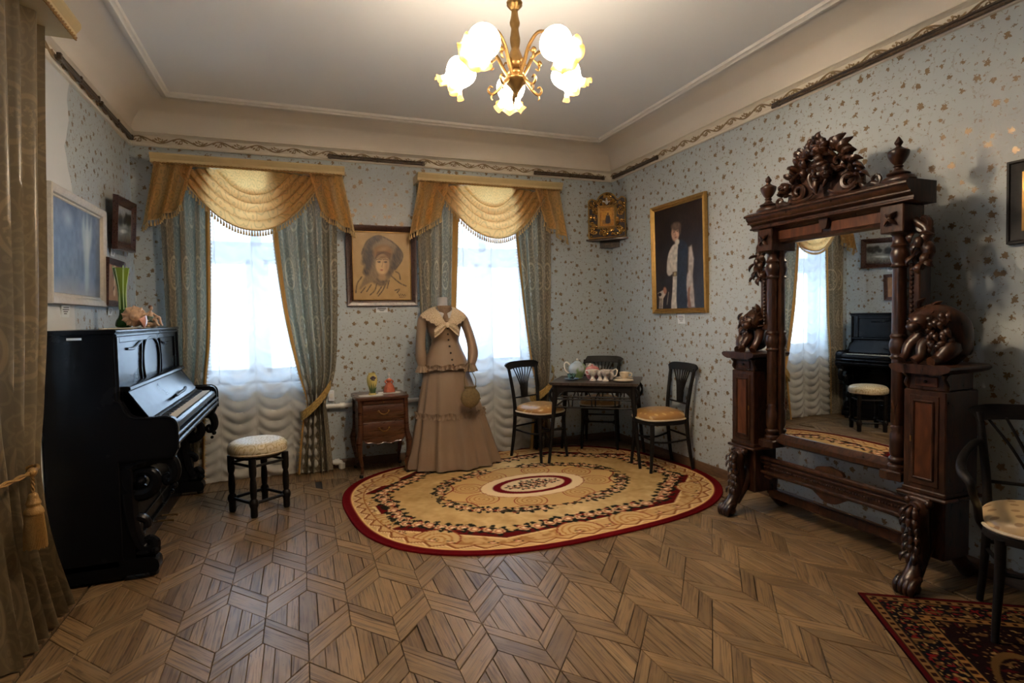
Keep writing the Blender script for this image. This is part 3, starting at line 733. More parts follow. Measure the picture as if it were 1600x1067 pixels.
def oval_rug():
    NR, NT = 170, 560; P = []; S = []
    sv = [i/NR for i in range(NR+1)]
    th = np.linspace(0, 2*PI, NT, endpoint=False); ct, st = np.cos(th), np.sin(th)
    rad = 1/((np.abs(ct/RUGA)**RUGN + np.abs(st/RUGB)**RUGN)**(1/RUGN))
    s = np.array(sv)[:, None]; u = (s*rad*ct); v = (s*rad*st); ss_ = np.repeat(s, NT, 1)
    u, v, s = u.ravel(), v.ravel(), ss_.ravel(); rs = np.random.RandomState(5)
    n1 = nz(64, 1, u+5, v+5, 9); n2 = nz(64, 2, u+5, v+5, 33)
    field = np.array([176, 142, 92])/255 + (n1[:, None]-.5)*.10 + (n2[:, None]-.5)*.07
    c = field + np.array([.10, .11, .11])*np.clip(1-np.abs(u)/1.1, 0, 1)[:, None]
    au, av = np.abs(u), np.abs(v); t = np.arctan2(v/RUGB, u/RUGA)
    # ornamented border: stepped, lobed inner edge
    lob = .735 + .035*np.sign(np.cos(6*t))*np.clip(np.abs(np.cos(6*t))*3, 0, 1)
    edge = np.maximum(au/RUGA/.80, av/RUGB/.70); shape = np.minimum((au/RUGA+av/RUGB)/1.12, 9)
    e2 = np.maximum(edge, shape)                         # clipped rectangle = inner field
    c = over(c, inside(1-e2, .01), (84, 16, 16))          # wine red band outside the field
    e3 = np.maximum(np.maximum(au/RUGA/.865, av/RUGB/.775), (au/RUGA+av/RUGB)/1.235)
    c = over(c, inside(1-e3, .012), (188, 152, 100)); c = over(c, band(1-e3, .010, .006), (214, 182, 130))
    brd = e3 > 1
    bo = np.array([184, 148, 98])/255 + (n2[:, None]-.5)*.08
    c = np.where(brd[:, None] & (np.abs(1-e3) > .012)[:, None], bo, c)
    n5 = nz(64, 21, u+5, v+5, 26); n6 = nz(64, 22, u+5, v+5, 14)
    c = over(c, brd*np.clip((n5-.62)*6, 0, 1)*.55, (132, 86, 46)); c = over(c, brd*band(n6-.5, .035, .03)*.6, (140, 92, 50))
    c = over(c, (~brd)*(e2 < .97)*band(nz(64, 23, u+5, v+5, 10)-.5, .03, .03)*.16, (150, 112, 66))
    # big scrolls in the border
    pts = []
    for k in range(16):
        a = 2*PI*(k+.5)/16; r_ = 1/((abs(math.cos(a)/RUGA)**RUGN+abs(math.sin(a)/RUGB)**RUGN)**(1/RUGN))*.865
        pts.append((r_*math.cos(a), r_*math.sin(a)))
    for k in (0, 1, 6, 7, 8, 9, 14, 15, 3, 4, 11, 12):
        a, b = pts[k]; r = np.hypot(u-a, v-b); m = inside(r-.155, .01)*(s < .915); c = over(c, m, (190, 156, 106)); c = over(c, band(r-.155, .006)*(s < .915), (120, 52, 30)); c = scroll_rings(c, u, v, [(a, b)], .13)
    c = roses(c, u, v, [(p[0]*1.0, p[1]*1.0) for k, p in enumerate(cat([(RUGA*.885*math.copysign(abs(math.cos(a))**.75, math.cos(a)), RUGB*.885*math.copysign(abs(math.sin(a))**.75, math.sin(a))) for a in [2*PI*(k)/16 for k in range(16)]], 3, True)) if k % 3 != 1], .020, rs, (62, 44, 28))
    # zigzag next to the edge
    zg = (np.abs(((th_ := (t*26/PI)) % 1)-.5)*2); zz_ = .905 + .035*zg
    rim = (s > .895) & (s < .948); c[rim] = over(c[rim], np.full(rim.sum(), .85), (192, 156, 106))
    c = over(c, band(s-zz_, .007, .004)*(rim), (122, 70, 34)); c = over(c, band(s-(zz_+.012), .003, .003)*rim, (232, 200, 150))
    c = over(c, band(s-.893, .0035, .003), (140, 84, 40))
    c = over(c, inside(.948-s, .004), (222, 178, 112)); c = over(c, inside(.958-s, .004), (84, 10, 16))
    c = over(c, band(s-.995, .006, .004), (92, 18, 20))
    # rose garlands along the wine red band
    gp = []
    for a in np.linspace(0, 2*PI, 84, endpoint=False):
        ca, sa = math.cos(a), math.sin(a); k = 1/max(abs(ca)/.80, abs(sa)/.70, (abs(ca)+abs(sa))/1.12)
        if abs(math.sin(3.0*a)) > .18: gp.append((RUGA*k*ca*.985 + rs.uniform(-.012, .012), RUGB*k*sa*.985+rs.uniform(-.012, .012)))
    c = over(c, (np.abs(e2-1) < .05)*(n2 > .60)*.9, (34, 32, 24))
    c = roses(c, u, v, gp, .047, rs)
    # central medallion
    d1 = np.hypot(u/.74, v/.52); l1 = 1 + .07*np.cos(8*np.arctan2(v/.52, u/.74))
    c = over(c, inside(d1-l1, .02), (196, 156, 100)); c = over(c, band(d1-l1, .010, .008), (120, 44, 30))
    c = scroll_rings(c, u, v, [(.56*math.cos(a), .39*math.sin(a)) for a in [PI/8+PI/4*k for k in range(8)]], .11, (160, 108, 60))
    for k in range(8):
        a = PI/8 + PI/4*k; r = np.hypot((u-.56*math.cos(a)), (v-.39*math.sin(a))); c = over(c, band(r-.125, .004)*(d1 < 1), (140, 60, 40))
    c = roses(c, u, v, [(.80*math.cos(a)+rs.uniform(-.01, .01), .57*math.sin(a)+rs.uniform(-.01, .01)) for a in np.linspace(0, 2*PI, 48, endpoint=False) if abs(math.cos(2*a)) < .93], .040, rs)
    c = over(c, (np.abs(np.hypot(u/.80, v/.57)-1) < .07)*(n2 > .62)*.85, (46, 40, 28))
    d2 = np.hypot(u/.46, v/.30); c = over(c, inside(d2-1-.03*np.cos(24*np.arctan2(v/.3, u/.46)), .03), (226, 196, 150)); c = over(c, band(d2-1, .012, .01), (150, 90, 60))
    d3 = np.hypot(u/.355, v/.215); c = over(c, inside(d3-1, .03), (104, 16, 22)); d4 = np.hypot(u/.285, v/.165); c = over(c, inside(d4-1, .03), (214, 184, 140))
    c = roses(c, u, v, [(x, y) for x, y in ((0, 0), (.07, .02), (-.07, .02), (.14, 0), (-.14, 0), (.04, -.06), (-.05, -.06), (.05, .07), (-.04, .08), (.2, .01), (-.2, .01), (.11, .06), (-.11, -.05))], .030, rs)
    z = np.full(len(u), .012); z += (n2-.5)*.0015
    cc_, s_ = math.cos(RUGT), math.sin(RUGT)
    P = np.stack([u*cc_-v*s_, u*s_+v*cc_, z], 1); low = P[-NT:].copy(); low[:, :2] *= 1.001; low[:, 2] = .002
    P = np.vstack([P, low]); c = np.vstack([c, c[-NT:]])
    f = [(j*NT+i, j*NT+(i+1) % NT, (j+1)*NT+(i+1) % NT, (j+1)*NT+i) for j in range(NR+1) for i in range(NT)]
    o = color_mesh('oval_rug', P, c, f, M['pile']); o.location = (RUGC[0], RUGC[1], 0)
    tag(o, 'large oval floral carpet with wine red rim and central rose medallion', 'rug')
oval_rug()
def corner_rug():
    W_, L_, n = .80, 1.75, 160; m = int(n*L_/W_); th = math.atan2(-.55, .835)
    a = np.linspace(0, W_, n); b = np.linspace(0, L_, m); A, B = np.meshgrid(a, b); A, B = A.ravel(), B.ravel()
    d = np.minimum.reduce([A, W_-A, B, L_-B]); rs = np.random.RandomState(8)
    along_ = np.where(np.minimum(A, W_-A) < np.minimum(B, L_-B), B, A)
    c = np.tile(np.array([20, 18, 20])/255, (len(A), 1)); n2 = nz(64, 4, A+3, B+3, 75); n3 = nz(64, 5, A+3, B+3, 42)
    def stripe(x0, x1, col): return over(c, inside(np.abs(d-(x0+x1)/2)-(x1-x0)/2, .004), col)
    c = stripe(0, .022, (68, 14, 18)); c = stripe(.026, .060, (112, 84, 50))
    zg = ((along_*22) % 1); c = over(c, ((d > .032) & (d < .055) & (zg < .5)).astype(float), (40, 22, 18))
    bd = (d > .066) & (d < .175)
    c = over(c, bd*(n3 > .70)*1., (84, 62, 36)); c = over(c, bd*(n2 > .78)*1., (128, 100, 60)); c = over(c, bd*((n2 < .24))*1., (96, 24, 26))
    c = stripe(.180, .215, (120, 86, 46)); c = over(c, ((d > .186) & (d < .209) & (zg < .5)).astype(float), (38, 20, 18))
    fi = d > .222; c = over(c, fi*1., (26, 14, 14))
    c = over(c, fi*(n3 > .80)*1., (80, 56, 34)); c = over(c, fi*(n3 < .16)*1., (58, 16, 18)); c = over(c, fi*(n2 > .86)*1., (120, 94, 58))
    r = np.hypot((A-W_/2)/.17, (B-L_/2)/.42); c = over(c, (np.abs(r-1) < .05)*1., (84, 62, 36)); c = over(c, (r < .9)*(n3 > .62)*1., (92, 68, 40))
    P = np.stack([A, -B, np.full(len(A), .010)], 1); base = len(P)
    ring = [i for i in range(n)] + [j*n+n-1 for j in range(1, m)] + [(m-1)*n+i for i in range(n-2, -1, -1)] + [j*n for j in range(m-2, 0, -1)]
    low = P[ring].copy(); low[:, 2] = .002; P = np.vstack([P, low]); c = np.vstack([c, c[ring]])
    f = [(j*n+i, j*n+i+1, (j+1)*n+i+1, (j+1)*n+i) for j in range(m-1) for i in range(n-1)]
    k = len(ring); f += [(ring[i], ring[(i+1) % k], base+(i+1) % k, base+i) for i in range(k)]
    o = color_mesh('patterned_rug', P, c, f, M['pile']); o.location = (2.542, 1.954, 0); o.rotation_euler = (0, 0, th)
    tag(o, 'dark oriental rug with gold and red borders under the armchair', 'rug')
corner_rug()
# ------------------------------------------------------------------ pictures
def ellm(X, Y, cx, cy, rx, ry, a=0, s_=.25):
    c, s = math.cos(math.radians(a)), math.sin(math.radians(a)); u = (X-cx)*c+(Y-cy)*s; v = -(X-cx)*s+(Y-cy)*c
    return np.clip((1-np.hypot(u/rx, v/ry))/s_, 0, 1)
def polym(X, Y, P, s_=.012):
    n = len(P); ins = np.zeros(X.shape, bool); dm = np.full(X.shape, 9.)
    for i in range(n):
        (x1, y1), (x2, y2) = P[i], P[(i+1) % n]
        if y1 != y2:
            k = ((y1 > Y) != (y2 > Y)) & (X < (x2-x1)*(Y-y1)/(y2-y1)+x1); ins ^= k
        L = max(1e-9, (x2-x1)**2+(y2-y1)**2); t = np.clip(((X-x1)*(x2-x1)+(Y-y1)*(y2-y1))/L, 0, 1)
        dm = np.minimum(dm, np.hypot(X-x1-t*(x2-x1), Y-y1-t*(y2-y1)))
    return np.clip(np.where(ins, dm, -dm)/s_+.5, 0, 1)
def linem(X, Y, P, w_, s_=.006):
    dm = np.full(X.shape, 9.)
    for (x1, y1), (x2, y2) in zip(P[:-1], P[1:]):
        L = max(1e-9, (x2-x1)**2+(y2-y1)**2); t = np.clip(((X-x1)*(x2-x1)+(Y-y1)*(y2-y1))/L, 0, 1)
        dm = np.minimum(dm, np.hypot(X-x1-t*(x2-x1), Y-y1-t*(y2-y1)))
    return np.clip((w_-dm)/s_+.5, 0, 1)
def canvas(w_, h_, n, fn, parent, y=0, name='canvas', mat=None):
    m = int(n*h_/w_); a = np.linspace(0, 1, n); b = np.linspace(0, 1, m); X, Y = np.meshgrid(a, b); sh = X.shape
    asp = h_/w_; C_ = fn(X.ravel(), Y.ravel()*asp, asp)
    P = np.stack([(X.ravel()-.5)*w_, np.full(X.size, y), (Y.ravel()-.5)*h_], 1)
    f = [(j*n+i, j*n+i+1, (j+1)*n+i+1, (j+1)*n+i) for j in range(m-1) for i in range(n-1)]
    return color_mesh(name, P, C_, f, mat or M['paint'], parent)
def frame(parent, w_, h_, prof, mat, name='frame', sub=None):
    """prof: (distance outward from sight edge, depth towards viewer -y)"""
    mb = MB(); n = len(prof)
    for d, y in prof:
        for sx, sz in ((-1, -1), (1, -1), (1, 1), (-1, 1)): mb.v.append((sx*(w_/2+d), -y, sz*(h_/2+d)))
    for j in range(n-1):
        for i in range(4): mb.f.append((j*4+i, j*4+(i+1) % 4, (j+1)*4+(i+1) % 4, (j+1)*4+i))
    return mb.build(name, mat, parent, 25)
def backing(parent, w_, h_, d0=0, d1=.012):
    mb = MB(); mb.box(-w_/2, w_/2, -d1, -d0, -h_/2, h_/2); return mb.build('backing', M['brown_frame'], parent, 0)
def picture(label, cat_, loc, rz, w_, h_, prof, mat, fn, n=90, tilt=0, roll=0, inner=None, sink=.010, name='painting'):
    t = thing(name, label, cat_, loc, rz); t.rotation_euler = (math.radians(tilt), math.radians(roll), rz)
    frame(t, w_, h_, prof, mat); backing(t, w_+.01, h_+.01)
    if inner: frame(t, w_, h_, inner[0], inner[1], 'slip')
    canvas(w_, h_, n, fn, t, -.012-sink*.2)
    return t
def grey(X, Y, c): return np.tile(np.array(c)/255, (len(X), 1))
def pnt_veil(X, Y, A):         # charcoal and pastel head of a veiled woman on ochre paper
    c = grey(X, Y, (178, 146, 98)) + (nz(64, 3, X, Y, 12)[:, None]-.5)*.05
    st = nz(64, 9, X*3+Y*1.4, Y*.5-X*.2, 30)
    def ink(c, m, k=1, col=(58, 48, 44)): return over(c, np.clip(m*(.45+.75*st)*k, 0, 1), col)
    veil = polym(X, Y, cat([(.15, .80), (.19, .92), (.27, 1.05), (.45, 1.13), (.66, 1.05), (.80, .93), (.87, .81), (.84, .68), (.73, .54), (.66, .42), (.60, .34), (.50, .24), (.36, .30), (.24, .28), (.10, .18), (.16, .34), (.24, .52), (.20, .66)], 4, True), .035)
    c = over(c, veil*.5, (122, 103, 84)); c = ink(c, veil*.30)
    for q, w_, k in (([(.19, .66), (.24, .85), (.33, 1.02), (.45, 1.09)], .05, .8), ([(.22, .48), (.27, .64), (.31, .82)], .055, 1), ([(.78, .88), (.80, .74), (.72, .58)], .045, .7), ([(.62, .46), (.70, .62), (.72, .8)], .035, .8), ([(.36, .30), (.46, .26), (.58, .30)], .02, .5)): c = ink(c, linem(X, Y, cat(q, 5), w_, .05)*k)
    c = over(c, ellm(X, Y, .55, 1.0, .20, .09, 12, .8)*.35, (168, 146, 120))
    c = over(c, ellm(X, Y, .52, .84, .205, .165, 8, .35), (140, 102, 66)); c = over(c, ellm(X, Y, .53, .90, .12, .05, 12, .8)*.7, (176, 136, 92))
    for k in range(9): a = k/8; c = over(c, linem(X, Y, cat([(.38+.04*a, .72+.12*a), (.46+.1*a, .80+.05*a), (.64+.02*a, .72+.10*a)], 5), .006, .012)*.6, (84, 60, 42))
    c = over(c, ellm(X, Y, .505, .62, .135, .205, -4, .22), (204, 168, 122)); c = over(c, ellm(X, Y, .585, .60, .06, .19, -4, .8)*.6, (150, 114, 80)); c = over(c, ellm(X, Y, .52, .755, .14, .05, 8, .7)*.8, (120, 88, 60))
    for ex in (.448, .562):
        c = over(c, ellm(X, Y, ex, .672, .046, .030, 0, .8)*.75, (112, 82, 60)); c = over(c, ellm(X, Y, ex, .668, .032, .014, 0, .5), (48, 36, 34)); c = over(c, ellm(X, Y, ex-.008, .673, .007, .006, 0, .6), (190, 170, 140)); c = over(c, linem(X, Y, cat([(ex-.045, .705), (ex, .718), (ex+.045, .706)], 4), .005), (86, 62, 46))
    c = over(c, linem(X, Y, cat([(.515, .68), (.508, .62), (.492, .588), (.505, .578)], 4), .005, .01)*.8, (138, 100, 70)); c = over(c, ellm(X, Y, .492, .528, .036, .010, 0, .5), (140, 70, 58)); c = over(c, ellm(X, Y, .492, .518, .026, .009, 0, .6), (164, 96, 76)); c = over(c, ellm(X, Y, .50, .47, .035, .018, 0, .9)*.5, (226, 192, 146))
    c = over(c, ellm(X, Y, .50, .40, .085, .075, 0, .5)*.8, (172, 136, 96)); c = ink(c, linem(X, Y, cat([(.40, .36), (.47, .31), (.58, .33)], 5), .012, .03)*.7); c = ink(c, linem(X, Y, cat([(.15, .80), (.19, .92), (.27, 1.05), (.45, 1.13), (.66, 1.05), (.80, .93), (.87, .81), (.84, .68), (.73, .54)], 5), .010, .02)*.9)
    for q in ([(.14, .40), (.06, .28), (.03, .12)], [(.66, .42), (.8, .30), (.92, .24)], [(.40, .28), (.36, .16), (.28, .08)], [(.56, .28), (.50, .16), (.42, .06)], [(.74, .50), (.80, .46), (.82, .36)], [(.72, .16), (.80, .18), (.76, .12)], [(.20, .22), (.12, .12)], [(.48, .22), (.40, .10)], [(.30, .26), (.22, .14)], [(.62, .34), (.58, .2)]):
        c = ink(c, linem(X, Y, cat(q, 5), .007, .02), 1.2)
    for q in ([(.78, .10), (.80, .055), (.82, .10)], [(.83, .06), (.85, .09), (.87, .06), (.89, .085), (.91, .06)], [(.80, .035), (.90, .04)]): c = over(c, linem(X, Y, q, .004), (60, 44, 36))
    return np.clip(c, 0, 1)
def pnt_standing(X, Y, A):     # standing figure in pale dress with dark stole
    c = grey(X, Y, (40, 27, 22)) + (nz(64, 5, X, Y, 7)[:, None]-.5)*.05
    c = over(c, np.clip((X-.7)*3, 0, 1)*np.clip(.75-Y, 0, 1), (44, 48, 56))
    dress = (196, 186, 172)
    c = over(c, polym(X, Y, cat([(.33, .0), (.36, .22), (.38, .42), (.37, .46), (.30, .44), (.25, .50), (.28, .70), (.36, .82), (.46, .86), (.52, .80), (.50, .55), (.48, .40), (.46, 0)], 3, True), .02), dress)
    c = over(c, polym(X, Y, [(.63, .02), (.62, .30), (.70, .48), (.72, .78), (.78, .80), (.82, .62), (.79, .40), (.82, .0)], .03), (172, 160, 150))
    c = over(c, polym(X, Y, [(.69, .25), (.66, .10), (.69, .0), (.75, .0), (.72, .15), (.74, .28)], .02), (132, 96, 78))
    c = over(c, polym(X, Y, cat([(.46, 0), (.47, .4), (.49, .7), (.52, .86), (.58, .90), (.70, .80), (.68, .55), (.66, .3), (.66, 0)], 3, True), .02), (38, 42, 54))
    c = over(c, polym(X, Y, [(.37, .43), (.47, .43), (.47, .49), (.38, .49)], .01), (92, 72, 50)); c = over(c, polym(X, Y, [(.405, .435), (.455, .435), (.455, .48), (.405, .48)], .01), (170, 150, 110))
    c = over(c, ellm(X, Y, .455, 1.00, .098, .13, 0, .25), (204, 160, 134)); c = over(c, ellm(X, Y, .47, 1.085, .13, .07, -5, .4), (104, 84, 70)); c = over(c, ellm(X, Y, .55, 1.03, .035, .09, 0, .5), (96, 76, 64))
    for ex in (.43, .50): c = over(c, ellm(X, Y, ex, 1.015, .018, .010, 0, .6), (60, 40, 36))
    c = over(c, linem(X, Y, [(.46, 1.01), (.455, .97)], .005), (150, 104, 86)); c = over(c, ellm(X, Y, .46, .94, .025, .009, 0, .5), (140, 70, 60)); c = over(c, ellm(X, Y, .49, .875, .06, .05, 0, .4), dress)
    c = over(c, polym(X, Y, [(.03, .22), (.16, .26), (.22, .20), (.16, .14), (.14, 0), (.05, 0), (.07, .14)], .015), (186, 170, 152)); c = over(c, ellm(X, Y, .20, .25, .05, .06, 20, .4), (166, 112, 88)); c = over(c, ellm(X, Y, .08, .20, .05, .03, 0, .4), (30, 20, 18))
    c = over(c, linem(X, Y, [(.28, .22), (.24, .06)], .008), (150, 134, 116))
    for q in (.09, .12): c = over(c, linem(X, Y, [(q, .14), (q-.01, 0)], .006), (60, 40, 32))
    return np.clip(c*(.85+.25*nz(64, 6, X, Y, 30)[:, None]), 0, 1)
def pnt_mist(X, Y, A):         # blue-grey mist with pale tower-like figures
    c = grey(X, Y, (88, 102, 124)) + (nz(64, 11, X, Y, 5)[:, None]-.5)*.16 + (nz(64, 12, X, Y, 24)[:, None]-.5)*.10
    c = over(c, ellm(X, Y, .25, .50, .40, .5, 0, 1)*.5, (72, 92, 130)); c = over(c, ellm(X, Y, .30, .55, .14, .10, 0, .9)*.7, (160, 170, 184))
    c = over(c, polym(X, Y, cat([(.64, .04), (.62, .30), (.58, .52), (.62, .62), (.66, .54), (.70, .66), (.74, .54), (.80, .64), (.80, .46), (.74, .30), (.72, .06)], 3, True), .05)*.8, (168, 176, 176))
    c = over(c, ellm(X, Y, .70, .42, .06, .22, 0, .9)*.6, (196, 200, 196)); c = over(c, np.clip(.14-Y, 0, .14)*5, (150, 142, 132)); c = over(c, np.clip((X-.86)*4, 0, .6), (92, 84, 76))
    return np.clip(c, 0, 1)
def pnt_river(X, Y, A):        # grey landscape with dark trees and pale water
    c = grey(X, Y, (116, 118, 112)); c = over(c, np.clip((Y-.45)*5, 0, 1), (136, 138, 136))
    for x, y, r in ((.62, .52, .16), (.75, .47, .20), (.88, .5, .18), (.5, .44, .12), (.2, .42, .2)): c = over(c, ellm(X, Y, x, y, r, r*.8, 0, .5), (44, 42, 36))
    c = over(c, ellm(X, Y, .45, .22, .35, .05, 3, .5), (188, 190, 184)); c = over(c, np.clip(.16-Y, 0, 1)*6, (70, 60, 46)); c = over(c, (nz(64, 7, X, Y, 20) > .72)*np.clip(.35-Y, 0, 1), (150, 134, 106))
    return np.clip(c + (nz(64, 8, X, Y, 18)[:, None]-.5)*.12, 0, 1)
def pnt_bouquet(X, Y, A):      # sepia sheet with one tall pale plant form
    c = grey(X, Y, (142, 104, 66)) + (nz(64, 13, X, Y, 10)[:, None]-.5)*.08
    c = over(c, ellm(X, Y, .5, .95*A*.8, .2, .22, 0, .5), (70, 54, 42)); c = over(c, polym(X, Y, cat([(.40, .18), (.44, .5), (.40, .8), (.5, .95), (.60, .8), (.55, .5), (.58, .18), (.5, .1)], 3, True), .04), (196, 172, 136))
    c = over(c, ellm(X, Y, .44, .30, .10, .05, 40, .5), (90, 68, 48)); return np.clip(c, 0, 1)
def pnt_dark(X, Y, A):
    return np.clip(grey(X, Y, (64, 46, 32)) + (nz(64, 15, X, Y, 8)[:, None]-.5)*.18, 0, 1)
def pnt_icon(X, Y, A):         # golden panel, dark robed standing form
    c = grey(X, Y, (190, 128, 36)) + (nz(64, 16, X, Y, 16)[:, None]-.5)*.2
    c = over(c, polym(X, Y, [(.12, .10), (.86, .10), (.86, 1.04), (.12, 1.04)], .01)*.5, (214, 156, 50)); c = over(c, polym(X, Y, [(.18, .12), (.80, .12), (.80, .42), (.18, .42)], .1)*.6, (112, 78, 36))
    c = over(c, polym(X, Y, cat([(.42, .2), (.44, .6), (.5, .76), (.62, .78), (.72, .6), (.72, .2)], 3, True), .03), (46, 30, 22)); c = over(c, ellm(X, Y, .58, .84, .07, .08, 0, .4), (120, 76, 44)); c = over(c, band(np.hypot(X-.58, Y-.84)-.12, .008, .008), (240, 196, 90))
    return np.clip(c, 0, 1)
wide = [(0, .016), (.004, .022), (.010, .020), (.012, .014), (.02, .018), (.055, .030), (.062, .032), (.068, .028), (.068, 0)]
picture('charcoal portrait of a veiled woman in a brown wooden frame between the windows', 'picture', (.767, D-.005, 1.910), 0, .535, .635, wide, M['brown_frame'], pnt_veil, 130, 1.5, inner=([(0, .0165), (.002, .0235), (.009, .0215)], M['gold_frame']))
goldp = [(0, .014), (.006, .022), (.012, .018), (.020, .030), (.028, .026), (.040, .036), (.046, .034), (.048, 0)]
picture('tall gold framed portrait of a standing figure on the right wall', 'painting', (XR-.006, 4.35, 1.925), -PI/2, .70, .945, goldp, M['gold_frame'], pnt_standing, 130, 1.2)
creamp = [(0, .012), (.006, .018), (.016, .016), (.022, .028), (.05, .038), (.060, .040), (.064, .034), (.064, 0)]
picture('large misty blue painting in a cream frame on the left wall', 'painting', (XL+.012, 4.17, 1.845), PI/2, .79, .525, creamp, M['cream_frame'], pnt_mist, 110, 2.0)
darkp = [(0, .010), (.004, .016), (.014, .012), (.016, .008), (.05, .03), (.056, .034), (.064, .034), (.068, 0)]
picture('crooked dark framed landscape, upper of the two small pictures by the corner', 'picture', (XL+.05, 5.04, 2.145), PI/2, .36, .255, darkp, M['brown_frame'], pnt_river, 70, 4, -3)
picture('dark framed sepia sheet, lower of the two small pictures by the corner', 'picture', (XL+.03, 4.80, 1.695), PI/2, .29, .25, [(0, .010), (.004, .016), (.012, .014), (.036, .028), (.042, .03), (.045, 0)], M['brown_frame'], pnt_bouquet, 70, 3)
picture('dark picture with gilt inner edge cut off by the right border', 'picture', (XR-.006, 1.535, 1.915), -PI/2, .30, .26, [(0, .012), (.004, .02), (.01, .018), (.03, .02), (.055, .026), (.060, .032), (.070, .032), (.074, 0)], M['black_wood'], pnt_dark, 50, 1, inner=([(0, .0125), (.002, .0215), (.012, .0195)], M['gold_frame']))
# caption cards
def card(loc, rz, label, w_=.095, h_=.062):
    t = thing('caption_card', label, 'label', loc, rz); t.rotation_euler = (math.radians(8), 0, rz)
    mb = MB(); mb.box(-w_/2, w_/2, -.004, 0, -h_/2, h_/2); mb.build('card', M['paper'], t, 0)
    mb = MB()
    for k, q in enumerate((.7, .8, .55, .35)): mb.box(-w_/2*q, w_/2*q, -.0047, -.004, h_*.27-k*h_*.17, h_*.27-k*h_*.17+.005)
    mb.build('print', M['ink'], t, 0)
card((.755, D-.004, 1.492), 0, 'small caption card under the veiled woman portrait', .11, .05)
card((XR-.004, 4.325, 1.352), -PI/2, 'small caption card under the standing figure portrait', .105, .085)
card((XL+.006, 3.97, 1.480), PI/2, 'small caption card under the misty blue painting', .12, .07)
card((XL+.006, 4.93, 1.925), PI/2, 'small caption card under the crooked landscape', .09, .055)
card((XL+.006, 4.80, 1.490), PI/2, 'small caption card under the sepia sheet', .09, .055)
# icon across the corner, on its little shelf
ic = thing('corner_icon', 'carved golden icon hanging across the corner above the tea table', 'icon', (3.165, D-.165, 2.46), math.radians(-43)); 
out = cat([(-.195, -.215), (.195, -.215), (.195, .185), (.12, .165), (.075, .21), (0, .24), (-.075, .21), (-.12, .165), (-.195, .185)], 1, True)
outl = [(-.20, -.22), (.20, -.22), (.20, .18)] + [(p[0], p[1]) for p in cat([(.20, .18), (.16, .20), (.115, .175), (.075, .225), (0, .255), (-.075, .225), (-.115, .175), (-.16, .20), (-.20, .18)], 4)][1:]
mb = MB(); mb.prism(outl, 'y', -.01, -.03); mb.build('board', plain('icon_dark_ground', (.035, .016, .006), .5, .2, .4, 40), ic, 20)
mb = MB(); L_ = outl + [outl[0]]; mb.tube([(x, -.032, z) for x, z in L_], .008, 6); mb.build('rim', M['gold_frame'], ic)
mb = MB(); R_ = random.Random(12)
for k in range(170):
    x, z = R_.uniform(-.185, .185), R_.uniform(-.205, .23)
    if abs(x) < .105 and -.125 < z < .115: continue
    if z > .165 and abs(x) > .08: continue
    s_ = R_.uniform(.6, 1.2); mb.tube([(q[0], -.034-.004*i/8, q[2]) for i, q in enumerate(spiral((x, z), .021*s_, .004, R_.uniform(0, 360), R_.choice((-1.1, 1.1)), 8))], [.0095*s_, .006], 6)
mb.build('carved_foliage', plain('icon_gilding', (.42, .23, .06), .26, .95, .7, 40, .3, 80), ic)
frame(ic, .15, .19, [(0, .032), (.006, .044), (.018, .048), (.028, .040), (.03, .03)], M['gold_frame'], 'inner_frame')
canvas(.155, .195, 46, pnt_icon, ic, -.034, 'icon_panel', plain('icon_gold_leaf', (1, 1, 1)) if False else M['paint'])
mb = MB(); mb.ell((0, -.04, .155), (.018, .008, .026)); mb.ell((-.03, -.038, .162), (.020, .006, .010), M=rot('Y', 30, (-.03, 0, .162))); mb.ell((.03, -.038, .162), (.020, .006, .010), M=rot('Y', -30, (.03, 0, .162))); mb.ell((0, -.046, .188), (.009, .008, .011)); mb.build('silver_dove', plain('silver_relief', (.5, .5, .5), .4, .6), ic)
t = thing('corner_shelf', 'small dark triangular shelf supporting the icon in the corner', 'shelf', (XR, D, 2.215)); mb = MB(); mb.prism([(0, 0), (-.33, 0), (-.30, -.045), (-.045, -.30), (0, -.33)], 'z', 0, .02); mb.build('board', M['rail'], t, 20)
mb = MB(); mb.prism([(0, 0), (-.16, 0), (0, -.16)], 'z', -.07, 0); mb.build('bracket', M['rail'], t, 20)
# ------------------------------------------------------------------ upright piano against the left wall
g = G('black_lacquer'); co_ = g.coord(); nn = g.noise(co_, 6, 4)
g.set(Base_Color=g.mix(nn, (.003, .003, .0035), (.008, .008, .009)), Roughness=g.math('MULTIPLY_ADD', nn, .16, .17), Specular_IOR_Level=.10)
g.bump(g.noise(co_, 35, 3), .03, .002); M['lacquer'] = g.m
M['ivory'] = plain('ivory_keys', (.62, .57, .46), .35, var=.06); M['ebony'] = plain('ebony_keys', (.012, .012, .012), .4, var=.1)
PX0, PX1, PY0, PY1, PZ = -1.29, -.962, 3.725, 5.385, 1.37; po = (-1.1, 4.5, 0)
pn = thing('upright_piano', 'black upright piano with open keyboard against the left wall', 'piano', (po[0]+.03, po[1]-.16, po[2]))
def pb(name, mat='lacquer', parent=None, sm=30, kind=None):
    class B(MB):
        def done(s): return tag(s.build(name, M[mat], parent or pn, sm, po), None, kind=kind)
    return B()
b = pb('side_panel'); b.box(PX0, PX1, PY0, PY0+.035, .08, PZ-.02, .004); b.done()
b = pb('side_panel'); b.box(PX0, PX1, PY1-.035, PY1, .08, PZ-.02, .004); b.done()
b = pb('back_panel'); b.box(PX0, PX0+.03, PY0+.035, PY1-.035, .08, PZ-.02, .004); b.done()
b = pb('lid'); b.prism([(PX0, PZ-.022), (PX1+.012, PZ-.022), (PX1+.02, PZ-.012), (PX1+.018, PZ-.004), (PX1+.01, PZ), (PX0, PZ)], 'y', PY0-.012, PY1+.012); lid = b.done()
